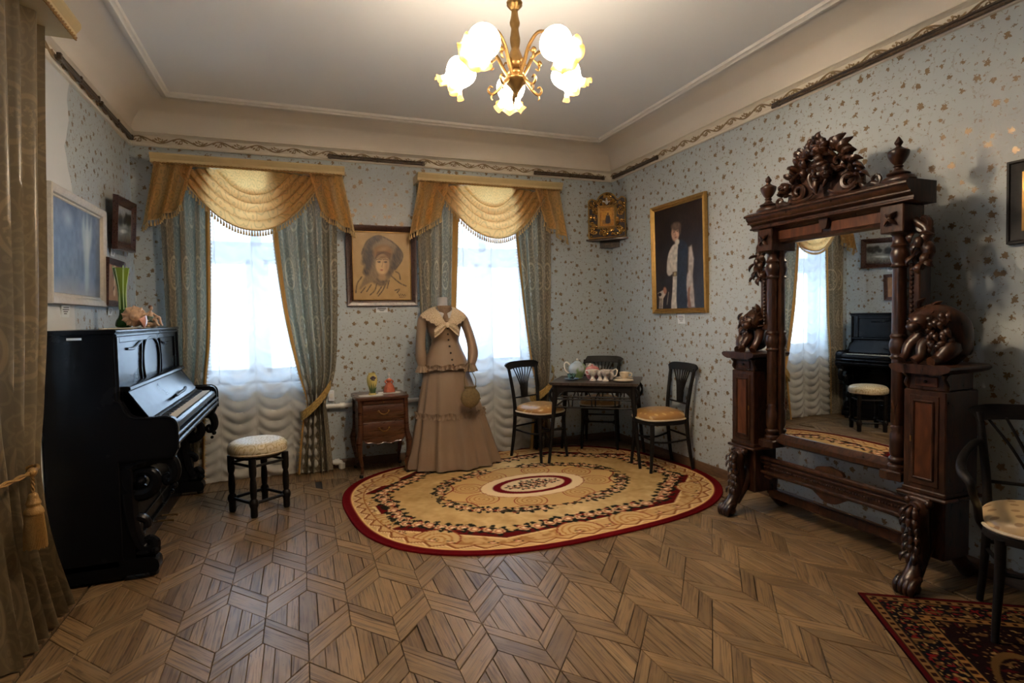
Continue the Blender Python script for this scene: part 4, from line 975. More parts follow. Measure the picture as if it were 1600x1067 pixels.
b = pb('lid_moulding', parent=lid); b.tube([(PX1+.008, PY0, PZ-.032), (PX1+.008, PY1, PZ-.032)], .010, 8); b.done()
b = pb('upper_panel'); b.box(PX1-.03, PX1-.006, PY0+.035, PY1-.035, 1.02, PZ-.02, .003); up_ = b.done()
b = pb('panel_frame', parent=up_)
b.box(PX1-.01, PX1+.004, PY0+.035, PY0+.10, 1.02, PZ-.03, .004); b.box(PX1-.01, PX1+.004, PY1-.10, PY1-.035, 1.02, PZ-.03, .004)
b.box(PX1-.01, PX1+.004, PY0+.10, PY1-.10, PZ-.075, PZ-.03, .004); b.done()
xm = PX1-.003
def mould(name, pts, r=.010):
    b = pb(name, parent=up_); b.tube([(xm, y, z) for y, z in cat(pts, 6)], r, 8); b.done()
YM = (PY0+PY1)/2
for s_ in (-1, 1):
    mould('panel_moulding', [(YM+s_*.56, 1.255), (YM+s_*.48, 1.252), (YM+s_*.40, 1.255), (YM+s_*.32, 1.275), (YM+s_*.255, 1.285), (YM+s_*.25, 1.27), (YM+s_*.262, 1.22), (YM+s_*.275, 1.15), (YM+s_*.27, 1.08), (YM+s_*.25, 1.03)], .009)
mould('panel_moulding', [(YM-.17, 1.03), (YM-.205, 1.10), (YM-.215, 1.18), (YM-.18, 1.26), (YM-.10, 1.30), (YM, 1.31), (YM+.10, 1.30), (YM+.18, 1.26), (YM+.215, 1.18), (YM+.205, 1.10), (YM+.17, 1.03)], .010)
for y in (PY0+.018, PY1-.018):
    b = pb('corner_colonnette'); b.tube([(PX1+.004, y, .95), (PX1+.004, y, PZ-.04)], .013, 10); b.done()
# key bed, cheeks, keys
b = pb('key_bed'); b.prism([(PX0+.03, .70), (-.70, .70), (-.685, .715), (-.685, .745), (-.70, .755), (-.70, .80), (PX0+.03, .80)], 'y', PY0+.01, PY1-.01); b.done()
b = pb('key_slip'); b.prism([(-.720, .80), (-.690, .80), (-.684, .812), (-.690, .835), (-.705, .848), (-.720, .848)], 'y', PY0+.07, PY1-.07); b.done()
b = pb('front_moulding'); b.tube([(-.684, PY0, .775), (-.684, PY1, .775)], .012, 8); b.tube([(-.686, PY0, .735), (-.686, PY1, .735)], .014, 8); b.done()
chk = cat([(PX1-.01, .985), (-.945, .975), (-.925, .935), (-.905, .90), (-.87, .885), (-.80, .882), (-.735, .882), (-.700, .87), (-.682, .84), (-.680, .79), (-.680, .70)], 4)
for y0, y1 in ((PY0-.002, PY0+.068), (PY1-.068, PY1+.002)):
    b = pb('cheek'); b.prism(chk + [(-.70, .66), (PX1-.01, .66)], 'y', y0, y1); c_ = b.done()
    b = pb('cheek_edge', parent=c_); b.tube([(x, y0 if y0 < 4 else y1, z) for x, z in chk], .007, 6); b.done()
b = pb('fallboard'); b.prism([(-.828, .868), (-.818, .866), (-.925, 1.035), (-.94, 1.035)], 'y', PY0+.07, PY1-.07); fl_ = b.done()
b = pb('fallboard_rail', parent=fl_); b.prism([(-.80, .845), (-.80, .862), (-.818, .872), (-.84, .872), (-.84, .845)], 'y', PY0+.07, PY1-.07); b.done()
b = pb('music_ledge'); b.prism([(PX1-.01, 1.03), (-.912, 1.03), (-.902, 1.038), (-.905, 1.052), (-.918, 1.058), (PX1-.01, 1.058)], 'y', PY0+.05, PY1-.05); b.done()
b = pb('desk_rest'); b.tube(cat([(-.826, YM-.10, .905), (-.815, YM-.085, .918), (-.818, YM-.04, .912), (-.825, YM+.10, .912), (-.82, YM+.24, .917), (-.818, YM+.29, .93), (-.83, YM+.30, .925)], 5), [.007, .011, .011, .007], 8); b.done()
KY0, KY1 = PY0+.115, PY1-.115; nk = 52; kw = (KY1-KY0)/nk
for y0, y1 in ((PY0+.068, KY0), (KY1, PY1-.068)):
    b = pb('key_block'); b.box(-.84, -.72, y0, y1, .80, .862, .006); b.done()
b = pb('white_keys', 'ivory', sm=0, kind='stuff')
for k in range(nk): b.box(-.845, -.722, KY0+k*kw+.0008, KY0+(k+1)*kw-.0008, .83, .851)
b.done()
b = pb('black_keys', 'ebony', sm=0, kind='stuff')
for k in range(nk-1):
    if (k+5) % 7 in (0, 1, 3, 4, 5): b.box(-.845, -.768, KY0+(k+1)*kw-.0055, KY0+(k+1)*kw+.0055, .851, .863)
b.done()
# lower part
b = pb('lower_panel'); b.box(PX1-.035, PX1-.015, PY0+.035, PY1-.035, .12, .66, .003); lp = b.done()
b = pb('panel_moulding', parent=lp)
for q in ([(PX1-.012, PY0+.12, .20), (PX1-.012, PY1-.12, .20)], [(PX1-.012, PY0+.12, .60), (PX1-.012, PY1-.12, .60)], [(PX1-.012, PY0+.12, .20), (PX1-.012, PY0+.12, .60)], [(PX1-.012, PY1-.12, .20), (PX1-.012, PY1-.12, .60)]): b.tube(q, .008, 6)
b.done()
b = pb('plinth'); b.box(PX0, PX1+.005, PY0, PY1, .012, .12, .006); b.done()
for y0, y1 in ((PY0-.005, PY0+.09), (PY1-.09, PY1+.005)):
    b = pb('toe_block'); b.prism(cat([(PX1-.02, .03), (-.84, .03), (-.805, .036), (-.795, .06), (-.80, .09), (-.815, .105), (-.84, .112), (PX1-.02, .12)], 3), 'y', y0, y1); tb = b.done()
    b = pb('castor', 'ebony', parent=tb); b.lathe([(0, 0), (.022, .002), (.026, .016), (.022, .032), (0, .034)], (-.83, (y0+y1)/2, 0), 12); b.done()
    ym = (y0+y1)/2
    b = pb('scroll_leg')
    b.tube([(x, ym, z) for x, _, z in spiral((-.868, .535), .105, .022, 100, 1.55, 40)], [.034, .032, .026, .018, .014], 9, 1.2)
    b.ell((-.868, ym, .535), (.026, .05, .026))
    b.tube([(x, ym, z) for x, z in cat([(-.885, .64), (-.80, .655), (-.73, .64), (-.705, .58), (-.715, .53), (-.745, .515), (-.755, .54), (-.735, .555)], 6)], [.040, .034, .028, .026, .020, .014], 9, 1.1)
    b.ell((-.712, ym, .49), (.018, .03, .018)); b.ell((-.728, ym, .455), (.013, .024, .013))
    b.tube([(x, ym, z) for x, z in cat([(-.935, .48), (-.93, .36), (-.915, .24), (-.885, .165), (-.845, .15), (-.825, .175), (-.84, .20), (-.862, .195)], 6)], [.044, .038, .034, .034, .026, .018], 9, 1.15)
    b.tube([(x, ym, z) for x, z in cat([(-.925, .33), (-.885, .33), (-.855, .31), (-.85, .285), (-.868, .28)], 5)], [.03, .022, .016], 8)
    b.ell((-.822, ym, .14), (.03, .045, .03)); b.ell((-.87, ym, .135), (.05, .042, .028))
    b.box(PX1-.02, -.905, ym-.03, ym+.03, .11, .66, .006); b.box(PX1-.02, -.70, ym-.036, ym+.036, .64, .70, .008)
    b.done()
for dy in (-.06, .06):
    b = pb('pedal', 'brass'); b.tube([(PX1-.02, YM+dy, .075), (-.88, YM+dy, .07), (-.86, YM+dy, .066)], [.010, .014, .018], 8, .5); b.done()
b = pb('name_plate', 'paper', sm=0); b.box(-1.165, -1.10, PY0-.002, PY0, 1.318, 1.330); b.done()
# ornaments on the piano
t = thing('lace_runner', 'cream lace runner lying on the piano lid', 'runner', (-1.06, 4.46, PZ)); mb = MB()
mb.disc([((.10 + .012*math.cos(10*a))*math.cos(a), (.52+.02*math.cos(18*a))*math.sin(a)) for a in [2*PI*i/140 for i in range(140)]], .0005, .004, .001); mb.build('lace', plain('cream_lace', (.62, .56, .46), .9, var=.15, sc=90, bump=.5, bsc=180), t)
g = G('green_glass'); zz_ = g.sep(g.coord())[2]
g.set(Base_Color=g.mix(g.ss(zz_, .1, .3), (.03, .10, .02), (.24, .36, .05)), Roughness=.08, Transmission_Weight=.35, IOR=1.3); M['green_glass'] = g.m
t = thing('flower_vase', 'tall slender green glass vase on the piano', 'vase', (-1.075, 4.36, PZ+.004)); mb = MB()
mb.lathe(cat([(.0, .0), (.036, .004), (.046, .018), (.042, .045), (.028, .07), (.021, .10), (.019, .18), (.024, .26), (.034, .33), (.043, .385), (.040, .384), (.031, .33), (.021, .26), (.015, .18)], 3), (0, 0, 0), 18, mod=lambda a, q: 1 + .10*math.cos(6*a)*min(1, q*1.5)*(1 if q > .2 else 0)); mb.build('body', M['green_glass'], t, 60)
for k in range(6):
    a = k*PI/3; mb = MB(); mb.tube(cat([(.02*math.cos(a), .02*math.sin(a), .12), (.022*math.cos(a), .022*math.sin(a), .25), (.040*math.cos(a), .040*math.sin(a), .375), (.046*math.cos(a), .046*math.sin(a), .385 + .02*(k % 2))], 4), [.003, .004, .006, .003], 6); mb.build('glass_rib', plain('pale_green_rib', (.45, .62, .30), .15, var=.1) if k == 0 else bpy.data.materials['pale_green_rib'], t)
M['shell'] = plain('conch_shell', (.52, .33, .20), .4, var=.35, sc=14, bump=.3, bsc=40); M['shell_in'] = plain('conch_pink_lip', (.80, .42, .32), .25, var=.15, sc=10)
t = thing('conch_shell', 'big pink conch shell lying on the piano', 'shell', (-1.005, 4.31, PZ+.004), math.radians(15)); mb = MB()
mb.lathe(cat([(.004, -.125), (.016, -.10), (.034, -.06), (.056, -.015), (.066, .02), (.050, .036), (.046, .046), (.030, .056), (.026, .066), (.014, .074), (.010, .082), (0, .092)], 4), (0, 0, 0), 22, M=xf((0, 0, .068), 0, -90 if False else 90, 0), mod=lambda a, q: 1+.10*math.cos(a-1)+.04*math.cos(9*a)*(1 if q < .7 else .3))
for k in range(9):
    a = k*.62-.3; r_ = .060-.002*k; y = -.018-.004*k; c_ = (r_*math.cos(a), y, .068+r_*math.sin(a)); mb.tube([(c_[0]*.7, y, .068+(c_[2]-.068)*.7), c_, (c_[0]*1.42, y-.008, .068+(c_[2]-.068)*1.42)], [.022, .015, .002], 7)
for k in range(7):
    a = k*.9; r_ = .042; y = -.042; c_ = (r_*math.cos(a), y, .068+r_*math.sin(a)); mb.tube([(c_[0]*.7, y, .068+(c_[2]-.068)*.7), (c_[0]*1.25, y-.010, .068+(c_[2]-.068)*1.25)], [.012, .002], 6)
mb.build('body', M['shell'], t, 60)
mb = MB(); mb.grid(lambda u, v: (.012+.055*math.sin(v*PI)*math.cos(lerp(-.9, .5, u)) + .012*v, lerp(.05, -.115, v), .055 + .075*math.sin(v*PI)*math.sin(lerp(-.95, .35, u))), 10, 12); mb.build('lip', M['shell_in'], t, 80)
t = thing('seated_figurine', 'small porcelain figurine of a seated person at the far end of the piano', 'figurine', (-.965, 4.60, PZ+.004), math.radians(60))
Mp = plain('porcelain_flesh', (.60, .40, .27), .35, var=.12); Mg = plain('porcelain_green', (.16, .22, .17), .35, var=.2); Mh = plain('porcelain_hair', (.20, .09, .05), .4)
mb = MB(); mb.ell((0, .01, .018), (.055, .045, .022)); mb.build('base', Mp, t)
mb = MB(); mb.tube(cat([(0, .015, .03), (0, .018, .06), (0, .012, .09), (0, .006, .112)], 4), [.022, .020, .018, .010], 10); mb.tube(cat([(.012, 0, .045), (.018, -.04, .068), (.02, -.052, .03), (.022, -.065, .008)], 4), [.013, .011, .008, .006], 8); mb.tube(cat([(-.012, 0, .04), (-.018, -.045, .05), (-.02, -.06, .02), (-.02, -.075, .008)], 4), [.013, .011, .008, .006], 8)
mb.tube(cat([(.016, .01, .10), (.03, -.01, .08), (.022, -.035, .072)], 4), [.007, .006, .005], 7); mb.tube(cat([(-.016, .01, .10), (-.034, .018, .072), (-.03, .03, .04)], 4), [.007, .006, .005], 7); mb.tube([(0, .006, .108), (0, .004, .122)], .006, 8); mb.ell((0, .002, .134), (.012, .013, .016)); mb.build('body', Mp, t, 70)
mb = MB(); mb.tube(cat([(0, .016, .022), (0, .018, .05), (0, .012, .078)], 4), [.030, .024, .021], 12); mb.tube(cat([(.012, 0, .046), (.017, -.03, .06)], 3), .0145, 8); mb.tube(cat([(-.012, 0, .041), (-.017, -.03, .048)], 3), .0145, 8); mb.build('tunic', Mg, t, 70)
mb = MB(); mb.ell((0, .006, .140), (.0135, .0145, .0145)); mb.build('hair', Mh, t)
# ------------------------------------------------------------------ stool
M['stool_fabric'] = cloth('ivory_brocade', (.62, .54, .38), (.5, .4, .2), .02, vine, (.42, .33, .17), .5, .4)
def superell(a, b, n, k=48): return [(math.copysign(abs(math.cos(t))**(2/n), math.cos(t))*a, math.copysign(abs(math.sin(t))**(2/n), math.sin(t))*b) for t in [2*PI*i/k for i in range(k)]]
st = thing('piano_stool', 'round stool with ivory brocade cushion and turned dark legs', 'stool', (-.315, 4.555, 0), math.radians(37))
mb = MB(); mb.lathe(cat([(0, .43), (.17, .43), (.196, .442), (.205, .465), (.200, .495), (.178, .518), (.12, .532), (0, .538)], 4), (0, 0, 0), 40); n_ = len(mb.v)
mb.uv = {i: (v[0]*1.4, v[1]*1.4+v[2]*.6) for i, v in enumerate(mb.v)}; cu = mb.build('cushion', M['stool_fabric'], st, 60)
mb = MB(); mb.tube([(.199*math.cos(a), .199*math.sin(a), .447) for a in [2*PI*i/48 for i in range(49)]], .005, 6); mb.build('piping', M['stool_fabric'], cu)
mb = MB(); mb.lathe([(0, .405), (.16, .405), (.165, .43), (0, .43)], (0, 0, 0), 24); mb.build('seat_board', M['black_wood'], st)
lp_ = [(.020, 0), (.024, .01), (.024, .07), (.030, .085), (.032, .105), (.026, .125), (.018, .135), (.021, .15), (.024, .20), (.021, .26), (.017, .285), (.023, .30), (.025, .32), (.025, .42)]
for sx in (-1, 1):
    for sy in (-1, 1):
        mb = MB(); mb.lathe(lp_, (sx*.133, sy*.133, 0), 10); mb.build('leg', M['black_wood'], st)
for z, r in ((.10, .011), (.365, .010)):
    for k in range(4):
        a, b_ = [((-1, -1), (1, -1)), ((1, -1), (1, 1)), ((1, 1), (-1, 1)), ((-1, 1), (-1, -1))][k]
        mb = MB(); mb.tube([(a[0]*.133, a[1]*.133, z), (b_[0]*.133, b_[1]*.133, z)], r, 6); mb.build('stretcher', M['black_wood'], st)
# ------------------------------------------------------------------ nightstand
ns = thing('nightstand', 'small mahogany nightstand with two drawers and curved legs', 'nightstand', (.672, 5.25, .006), math.radians(2))
hw, hd = .205, .185
mb = MB(); mb.box(-hw, hw, -hd, hd, .33, .685, .004); mb.build('carcass', M['mahogany'], ns, 20)
tp = []
for k in range(4): pass
mb = MB(); mb.disc(superell(.238, .218, 9, 64), .685, .712, .008); mb.build('top', M['mahogany'], ns, 30)
mb = MB(); mb.box(-hw+.03, hw-.03, -hd-.012, -hd, .645, .678, .003); sl = mb.build('writing_slide', M['mahogany'], ns, 20)
mb = MB(); mb.ell((0, -hd-.018, .661), .007); mb.build('knob', M['brass'], sl)
for z0, z1 in ((.505, .635), (.355, .485)):
    mb = MB(); mb.prism([(-hd+.004, z0), (-hd-.010, z0+.004), (-hd-.020, z0+.04), (-hd-.020, z1-.04), (-hd-.010, z1-.004), (-hd+.004, z1)], 'x', -hw+.026, hw-.026); dr = mb.build('drawer', M['mahogany'], ns, 30)
    zc = (z0+z1)/2; mb = MB()
    mb.tube(cat([(-.048, -hd-.024, zc+.010), (-.042, -hd-.032, zc+.014), (-.034, -hd-.036, zc+.0), (-.012, -hd-.040, zc-.012), (.012, -hd-.040, zc-.012), (.034, -hd-.036, zc), (.042, -hd-.032, zc+.014), (.048, -hd-.024, zc+.010)], 5), .0045, 7); mb.ell((-.045, -hd-.022, zc+.01), (.011, .006, .012)); mb.ell((.045, -hd-.022, zc+.01), (.011, .006, .012)); mb.build('handle', M['brass'], dr)
ap = cat([(-hw+.02, .335), (-hw+.05, .305), (-.10, .300), (-.06, .285), (0, .296), (.06, .285), (.10, .300), (hw-.05, .305), (hw-.02, .335)], 4)
mb = MB(); mb.prism(ap + [(hw-.02, .36), (-hw+.02, .36)], 'y', -hd-.010, -hd+.01); a_ = mb.build('apron', M['mahogany'], ns, 30)
mb = MB(); mb.tube([(x, -hd-.012, z+.003) for x, z in ap], .004, 6); mb.build('apron_bead', M['mahogany'], a_)
for sx in (-1, 1):
    for sy in (-1, 1):
        x, y = sx*(hw-.004), sy*(hd-.004); mb = MB()
        mb.tube(cat([(x, y, .685), (x, y, .50), (x+sx*.004, y+sy*.004, .38), (x+sx*.020, y+sy*.018, .30), (x+sx*.014, y+sy*.012, .20), (x-sx*.004, y-sy*.004, .10), (x-sx*.004, y-sy*.002, .04), (x+sx*.006, y+sy*.006, .012)], 4), [.023, .023, .026, .030, .022, .016, .013, .016], 8); lg = mb.build('leg', M['mahogany'], ns)
        mb = MB(); mb.lathe([(.012, 0), (.018, .004), (.018, .02), (.014, .028)], (x+sx*.006, y+sy*.006, 0), 10); mb.build('foot_cap', M['black_wood'], lg)
Ml = plain('white_lace', (.72, .70, .66), .9, var=.12, sc=120, bump=.6, bsc=220)
def doily(name, label, loc, rz, a, b):
    t = thing(name, label, 'doily', loc, rz); mb = MB(); mb.disc([(a*(1+.05*math.cos(k*1.57*4))*math.cos(q)*1.0 if False else x*(1+.03*math.cos(14*q)), y*(1+.03*math.cos(14*q))) for k, (x, y) in enumerate(superell(a, b, 4, 84)) for q in [2*PI*k/84]], .0005, .003, .001); mb.build('lace', Ml, t)
doily('lace_doily', 'white lace doily at the front of the nightstand under the yellow vase', (.585, 5.155, .718), .1, .105, .065)
doily('lace_doily', 'white lace doily at the back of the nightstand under the lady figurine', (.765, 5.27, .718), -.15, .10, .065)
t = thing('iris_vase', 'yellow vase painted with an iris on the nightstand', 'vase', (.60, 5.17, .721))
mb = MB(); mb.lathe(cat([(0, 0), (.032, .002), (.034, .012), (.026, .025), (.030, .055), (.042, .10), (.046, .14), (.040, .172), (.030, .186), (.034, .196), (.028, .196), (.026, .186)], 4), (0, 0, 0), 24); mb.build('body', plain('yellow_glaze', (.62, .50, .17), .25, var=.12, sc=15), t, 60)
Md = plain('iris_dark', (.05, .025, .03), .3); Mgr = plain('iris_leaf', (.05, .10, .03), .3)
mb = MB()
for k, (a, z, s_) in enumerate(((-.25, .155, 1), (.25, .155, 1), (0, .165, .9), (-.1, .14, .7), (.12, .138, .7))): mb.ell((.044*math.sin(a+.1), -.044*math.cos(a+.1), z), (.016*s_, .006, .011*s_))
mb.build('iris_flower', Md, t)
mb = MB()
for a, h_ in ((-.5, .09), (-.2, .12), (.1, .11), (.4, .10), (.65, .07)): mb.tube(cat([(.03*math.sin(a), -.031*math.cos(a), .02), (.036*math.sin(a*1.2), -.037*math.cos(a*1.2), .055), (.044*math.sin(a*1.5), -.044*math.cos(a*1.5), h_)], 4), [.004, .006, .001], 6)
mb.build('iris_leaves', Mgr, t)
t = thing('lady_figurine', 'glass bottle shaped as a lady in a red dress on the nightstand', 'figurine', (.765, 5.27, .721))
Mr = plain('red_glaze', (.50, .13, .07), .2, var=.35, sc=30); Mw = plain('white_porcelain', (.70, .68, .66), .2, var=.05)
mb = MB(); mb.lathe(cat([(0, 0), (.046, .002), (.050, .02), (.043, .05), (.032, .075), (.018, .092), (.020, .10), (.024, .115), (.016, .128), (0, .13)], 4), (0, 0, 0), 28, mod=lambda a, q: 1+.07*math.cos(9*a)*(1 if q < .5 else .2)); mb.build('dress', Mr, t, 60)
mb = MB(); mb.lathe(cat([(.012, .122), (.007, .135), (.008, .142), (.013, .15), (.013, .162), (.006, .172), (0, .174)], 4), (0, 0, 0), 12); mb.ell((-.007, 0, .178), (.005, .004, .013)); mb.ell((.007, 0, .178), (.005, .004, .013)); mb.build('head', Mw, t, 60)
for s_ in (-1, 1):
    mb = MB(); mb.tube(cat([(s_*.020, 0, .118), (s_*.036, -.006, .10), (s_*.022, -.024, .085)], 4), [.007, .007, .005], 7); mb.build('arm', Mr, t, 60)
mb = MB(); mb.lathe([(0, 0), (.054, 0), (.056, .006), (0, .008)], (0, 0, .0), 20); mb.build('base', plain('clear_base', (.45, .40, .36), .1), t)

# ------------------------------------------------------------------ dress on a dress form
M['dress'] = cloth('taupe_silk', (.275, .19, .125), (.3, .2, .12), .05, None, None, .5, .35, .3)
M['dress_dark'] = cloth('taupe_silk_dark', (.05, .035, .025), (.1, .06, .04), .02, None, None, .7)
M['lace'] = cloth('cream_lace_collar', (.68, .55, .38), (.6, .5, .35), .12, lambda g, uv: g.ss(g.noise(uv, 110, 2), .5, .56), (.42, .30, .18), .85)
M['form'] = plain('dress_form_jersey', (.46, .44, .43), .8, var=.08, sc=8)
M['blouse'] = plain('crochet_insert', (.20, .125, .075), .85, var=.4, sc=70, bump=.7, bsc=110)
dx, dy = 1.275, 5.135
df = thing('dress_form', 'grey headless dress form wearing the taupe gown', 'mannequin', (dx, dy, 0))
mb = MB(); mb.lathe(cat([(.0, 1.595), (.040, 1.593), (.048, 1.580), (.047, 1.55), (.052, 1.51), (.075, 1.48), (.14, 1.455), (.16, 1.42), (.13, 1.30), (.10, 1.19), (.12, 1.08), (.12, 1.0), (0, .98)], 3), (-.02, 0, 0), 24, sy=.72); mb.build('torso', M['form'], df, 60)
mb = MB(); mb.lathe([(.014, .03), (.014, .99)], (0, 0, 0), 10); mb.build('pole', M['black_wood'], df)
mb = MB(); mb.lathe([(0, .013), (.15, .013), (.15, .022), (.03, .035), (.014, .05)], (0, 0, 0), 24); mb.build('base', M['black_wood'], df)
gw = thing('taupe_gown', 'long taupe period gown with lace collar and buttoned jacket', 'dress', (dx, dy, 0))
def body(keys, fold, nf, ph=0, wob=.0):
    ks = cat(keys, 6)
    def fn(u, v):
        i = min(len(ks)-2, int(v*(len(ks)-1))); q = v*(len(ks)-1)-i; z, a, b, cx, cy = [lerp(s, e, q) for s, e in zip(ks[i], ks[i+1])]
        t = 2*PI*u; k = 1 + fold(v)*(math.cos(nf*t+ph+1.5*math.sin(2*t)) + .5*math.cos((nf*1.7//1)*t+1+ph))
        return (cx + a*k*math.cos(t), cy + b*k*math.sin(t), z + wob*math.sin(nf*t)*v)
    return fn
sk = body([(1.13, .115, .085, 0, 0), (1.02, .165, .13, 0, 0), (.88, .215, .17, .005, .0), (.66, .275, .205, .02, .0), (.44, .330, .235, .035, .0), (.20, .385, .262, .05, .0), (.03, .420, .28, .06, .0)], lambda v: .035*v + .05*v*v, 13)
mb = MB(); mb.grid(sk, 120, 50, True, uv=lambda u, v: (u*2, v)); skirt = mb.build('skirt', M['dress'], gw, 80)
jk = body([(1.475, .085, .065, -.02, 0), (1.46, .150, .082, -.02, 0), (1.42, .182, .10, -.02, 0), (1.35, .170, .122, -.015, -.01), (1.27, .150, .115, -.01, -.006), (1.19, .128, .098, 0, 0), (1.10, .158, .128, 0, 0), (1.01, .198, .165, 0, 0), (.945, .220, .185, 0, 0)], lambda v: .012*max(0, v-.6)*2.5, 10)
mb = MB(); mb.grid(jk, 80, 40, True, uv=lambda u, v: (u*1.5, v)); jacket = mb.build('jacket', M['dress'], gw, 80)
def ruffle(fn, v, h_, out, n, name, parent, mat='dress'):
    """gathered frill following section v of a body"""
    N = n*8
    def rf(u, w_):
        p = fn(u % 1, v); c = fn((u+.5) % 1, v); mx, my = (p[0]+c[0])/2, (p[1]+c[1])/2; dx_, dy_ = p[0]-mx, p[1]-my; L = math.hypot(dx_, dy_)
        o = out*(.4+.6*abs(w_-.5)*2) + .010*math.sin(2*PI*n*u + (3 if w_ > .5 else 0))*abs(w_-.5)*2 + .004*math.sin(2*PI*n*2.3*u)
        return (p[0]+dx_/L*o, p[1]+dy_/L*o, p[2] + (.5-w_)*h_ + .006*math.sin(2*PI*n*.37*u))
    mb = MB(); mb.grid(rf, N, 4, True, uv=lambda u, w_: (u*2, w_*.1)); return mb.build(name, M[mat], parent, 80)
ruffle(sk, .615, .055, .012, 46, 'skirt_frill', skirt)
ruffle(jk, .985, .045, .016, 34, 'jacket_frill', jacket)
for s_, pts in ((-1, [(-.18, .0, 1.425), (-.215, -.005, 1.36), (-.235, -.02, 1.22), (-.245, -.04, 1.08), (-.235, -.05, .955)]), (1, [(.145, .0, 1.425), (.185, -.01, 1.36), (.225, -.05, 1.22), (.235, -.10, 1.08), (.195, -.165, .955)])):
    pp = cat(pts, 6); mb = MB(); mb.tube(pp, [.05, .056, .050, .052, .060, .040], 16, .85); o_ = len(mb.v); mb.uv = {i: (v[0], v[2]) for i, v in enumerate(mb.v)}
    sv_ = mb.build('sleeve', M['dress'], gw, 80)
    e = pp[-1]
    def cuff(u, v, e=e, s_=s_):
        t = 2*PI*u; r = lerp(.038, .060, abs(v-.15)/.85) + .006*math.sin(11*t)*v
        return (e[0]+r*math.cos(t), e[1]+r*math.sin(t), e[2]+.03-.075*v)
    mb = MB(); mb.grid(cuff, 88, 8, True, uv=lambda u, v: (u*.4, v*.08)); cf = mb.build('cuff_frill', M['dress'], sv_, 80)
    mb = MB(); mb.lathe([(.034, -.055), (.034, .02), (0, .02)], e, 16); mb.build('cuff_lining', M['dress_dark'], sv_, 60)
# lace collar, V opening over a crochet insert
half_i = [(-.003, -.138, 1.352), (-.030, -.130, 1.395), (-.058, -.100, 1.45), (-.078, -.045, 1.490), (-.068, .02, 1.508), (-.035, .055, 1.512)]
half_o = [(-.012, -.160, 1.325), (-.075, -.158, 1.330), (-.150, -.125, 1.372), (-.205, -.055, 1.415), (-.200, .03, 1.430), (-.10, .095, 1.42)]
ci = cat(half_i + [(0, .062, 1.512)] + [(-x, y, z) for x, y, z in half_i[::-1]], 10); co2 = cat(half_o + [(0, .11, 1.415)] + [(-x, y, z) for x, y, z in half_o[::-1]], 10)
def collar(u, v):
    i = u*(len(ci)-1); k = min(len(ci)-2, int(i)); q = i-k
    a = [lerp(s, e, q) for s, e in zip(ci[k], ci[k+1])]; b = [lerp(s, e, q) for s, e in zip(co2[k], co2[k+1])]
    w_ = v*(1 + .06*v*abs(math.sin(u*PI*24))); p = [lerp(s, e, w_) for s, e in zip(a, b)]
    bl = .016*math.sin(v*PI); return (p[0]-.02, p[1]-bl*.8 - .006, p[2]+bl + .004*math.sin(u*PI*48)*v)
mb = MB(); mb.grid(collar, 192, 12, uv=lambda u, v: (u*1.2, v*.2)); mb.build('lace_collar', M['lace'], gw, 80)
mb = MB(); mb.grid(lambda u, v: (-.02 + lerp(-.072, .072, u)*(1-.8*v), -.068-.052*v - .022*math.sin(u*PI), lerp(1.515, 1.36, v)), 14, 10); mb.build('crochet_insert', M['blouse'], gw, 80)
for s_ in (-1, 1):
    mb = MB(); mb.grid(lambda u, v: (-.02 + s_*(.006+.112*u), -.158 - .022*math.sin(u*PI) + .006*math.sin(9*v), 1.338 + (v-.5)*(.026+.062*math.sin(u*2.2)) - .045*u - .03*u*u + .005*math.sin(v*22)*u), 16, 16, uv=lambda u, v: (u*.2, v*.15)); mb.build('lace_bow', M['lace'], gw, 80)
mb = MB(); mb.ell((-.02, -.165, 1.338), (.022, .014, .026)); mb.build('bow_knot', M['lace'], gw)
for k in range(8):
    v = .36+.083*k; p = jk(.75+.018*(k/7), v); mb = MB(); mb.ell((p[0], p[1]-.006, p[2]), .0095, 8, 5); mb.build('button', M['dress_dark'], jacket)
# handbag hung from the cuff
M['bag'] = plain('brocade_bag', (.17, .115, .045), .75, var=.45, sc=60, bump=.6, bsc=120)
hb = thing('handbag', 'small brown drawstring handbag hanging from the gown cuff', 'bag', (dx+.135, dy-.335, .60))
mb = MB(); mb.lathe(cat([(0, .0), (.03, .002), (.068, .03), (.088, .075), (.082, .12), (.060, .155), (.048, .17), (.058, .19), (.054, .192)], 4), (0, 0, 0), 32, sy=.42, mod=lambda a, q: 1+.03*math.cos(12*a)*q); mb.build('pouch', M['bag'], hb, 70)
mb = MB()
for s_ in (-1, 1): mb.tube(cat([(s_*.045, 0, .18), (s_*.052, .01, .25), (s_*.02, .05, .34), (.03, .12, .40)], 6), .004, 6)
mb.build('strap', M['bag'], hb)
mb = MB()
for x, z in ((-.084, .085), (.086, .075), (0, -.004)): mb.ell((x, 0, z), .009)
mb.build('bead_drop', M['bag'], hb)
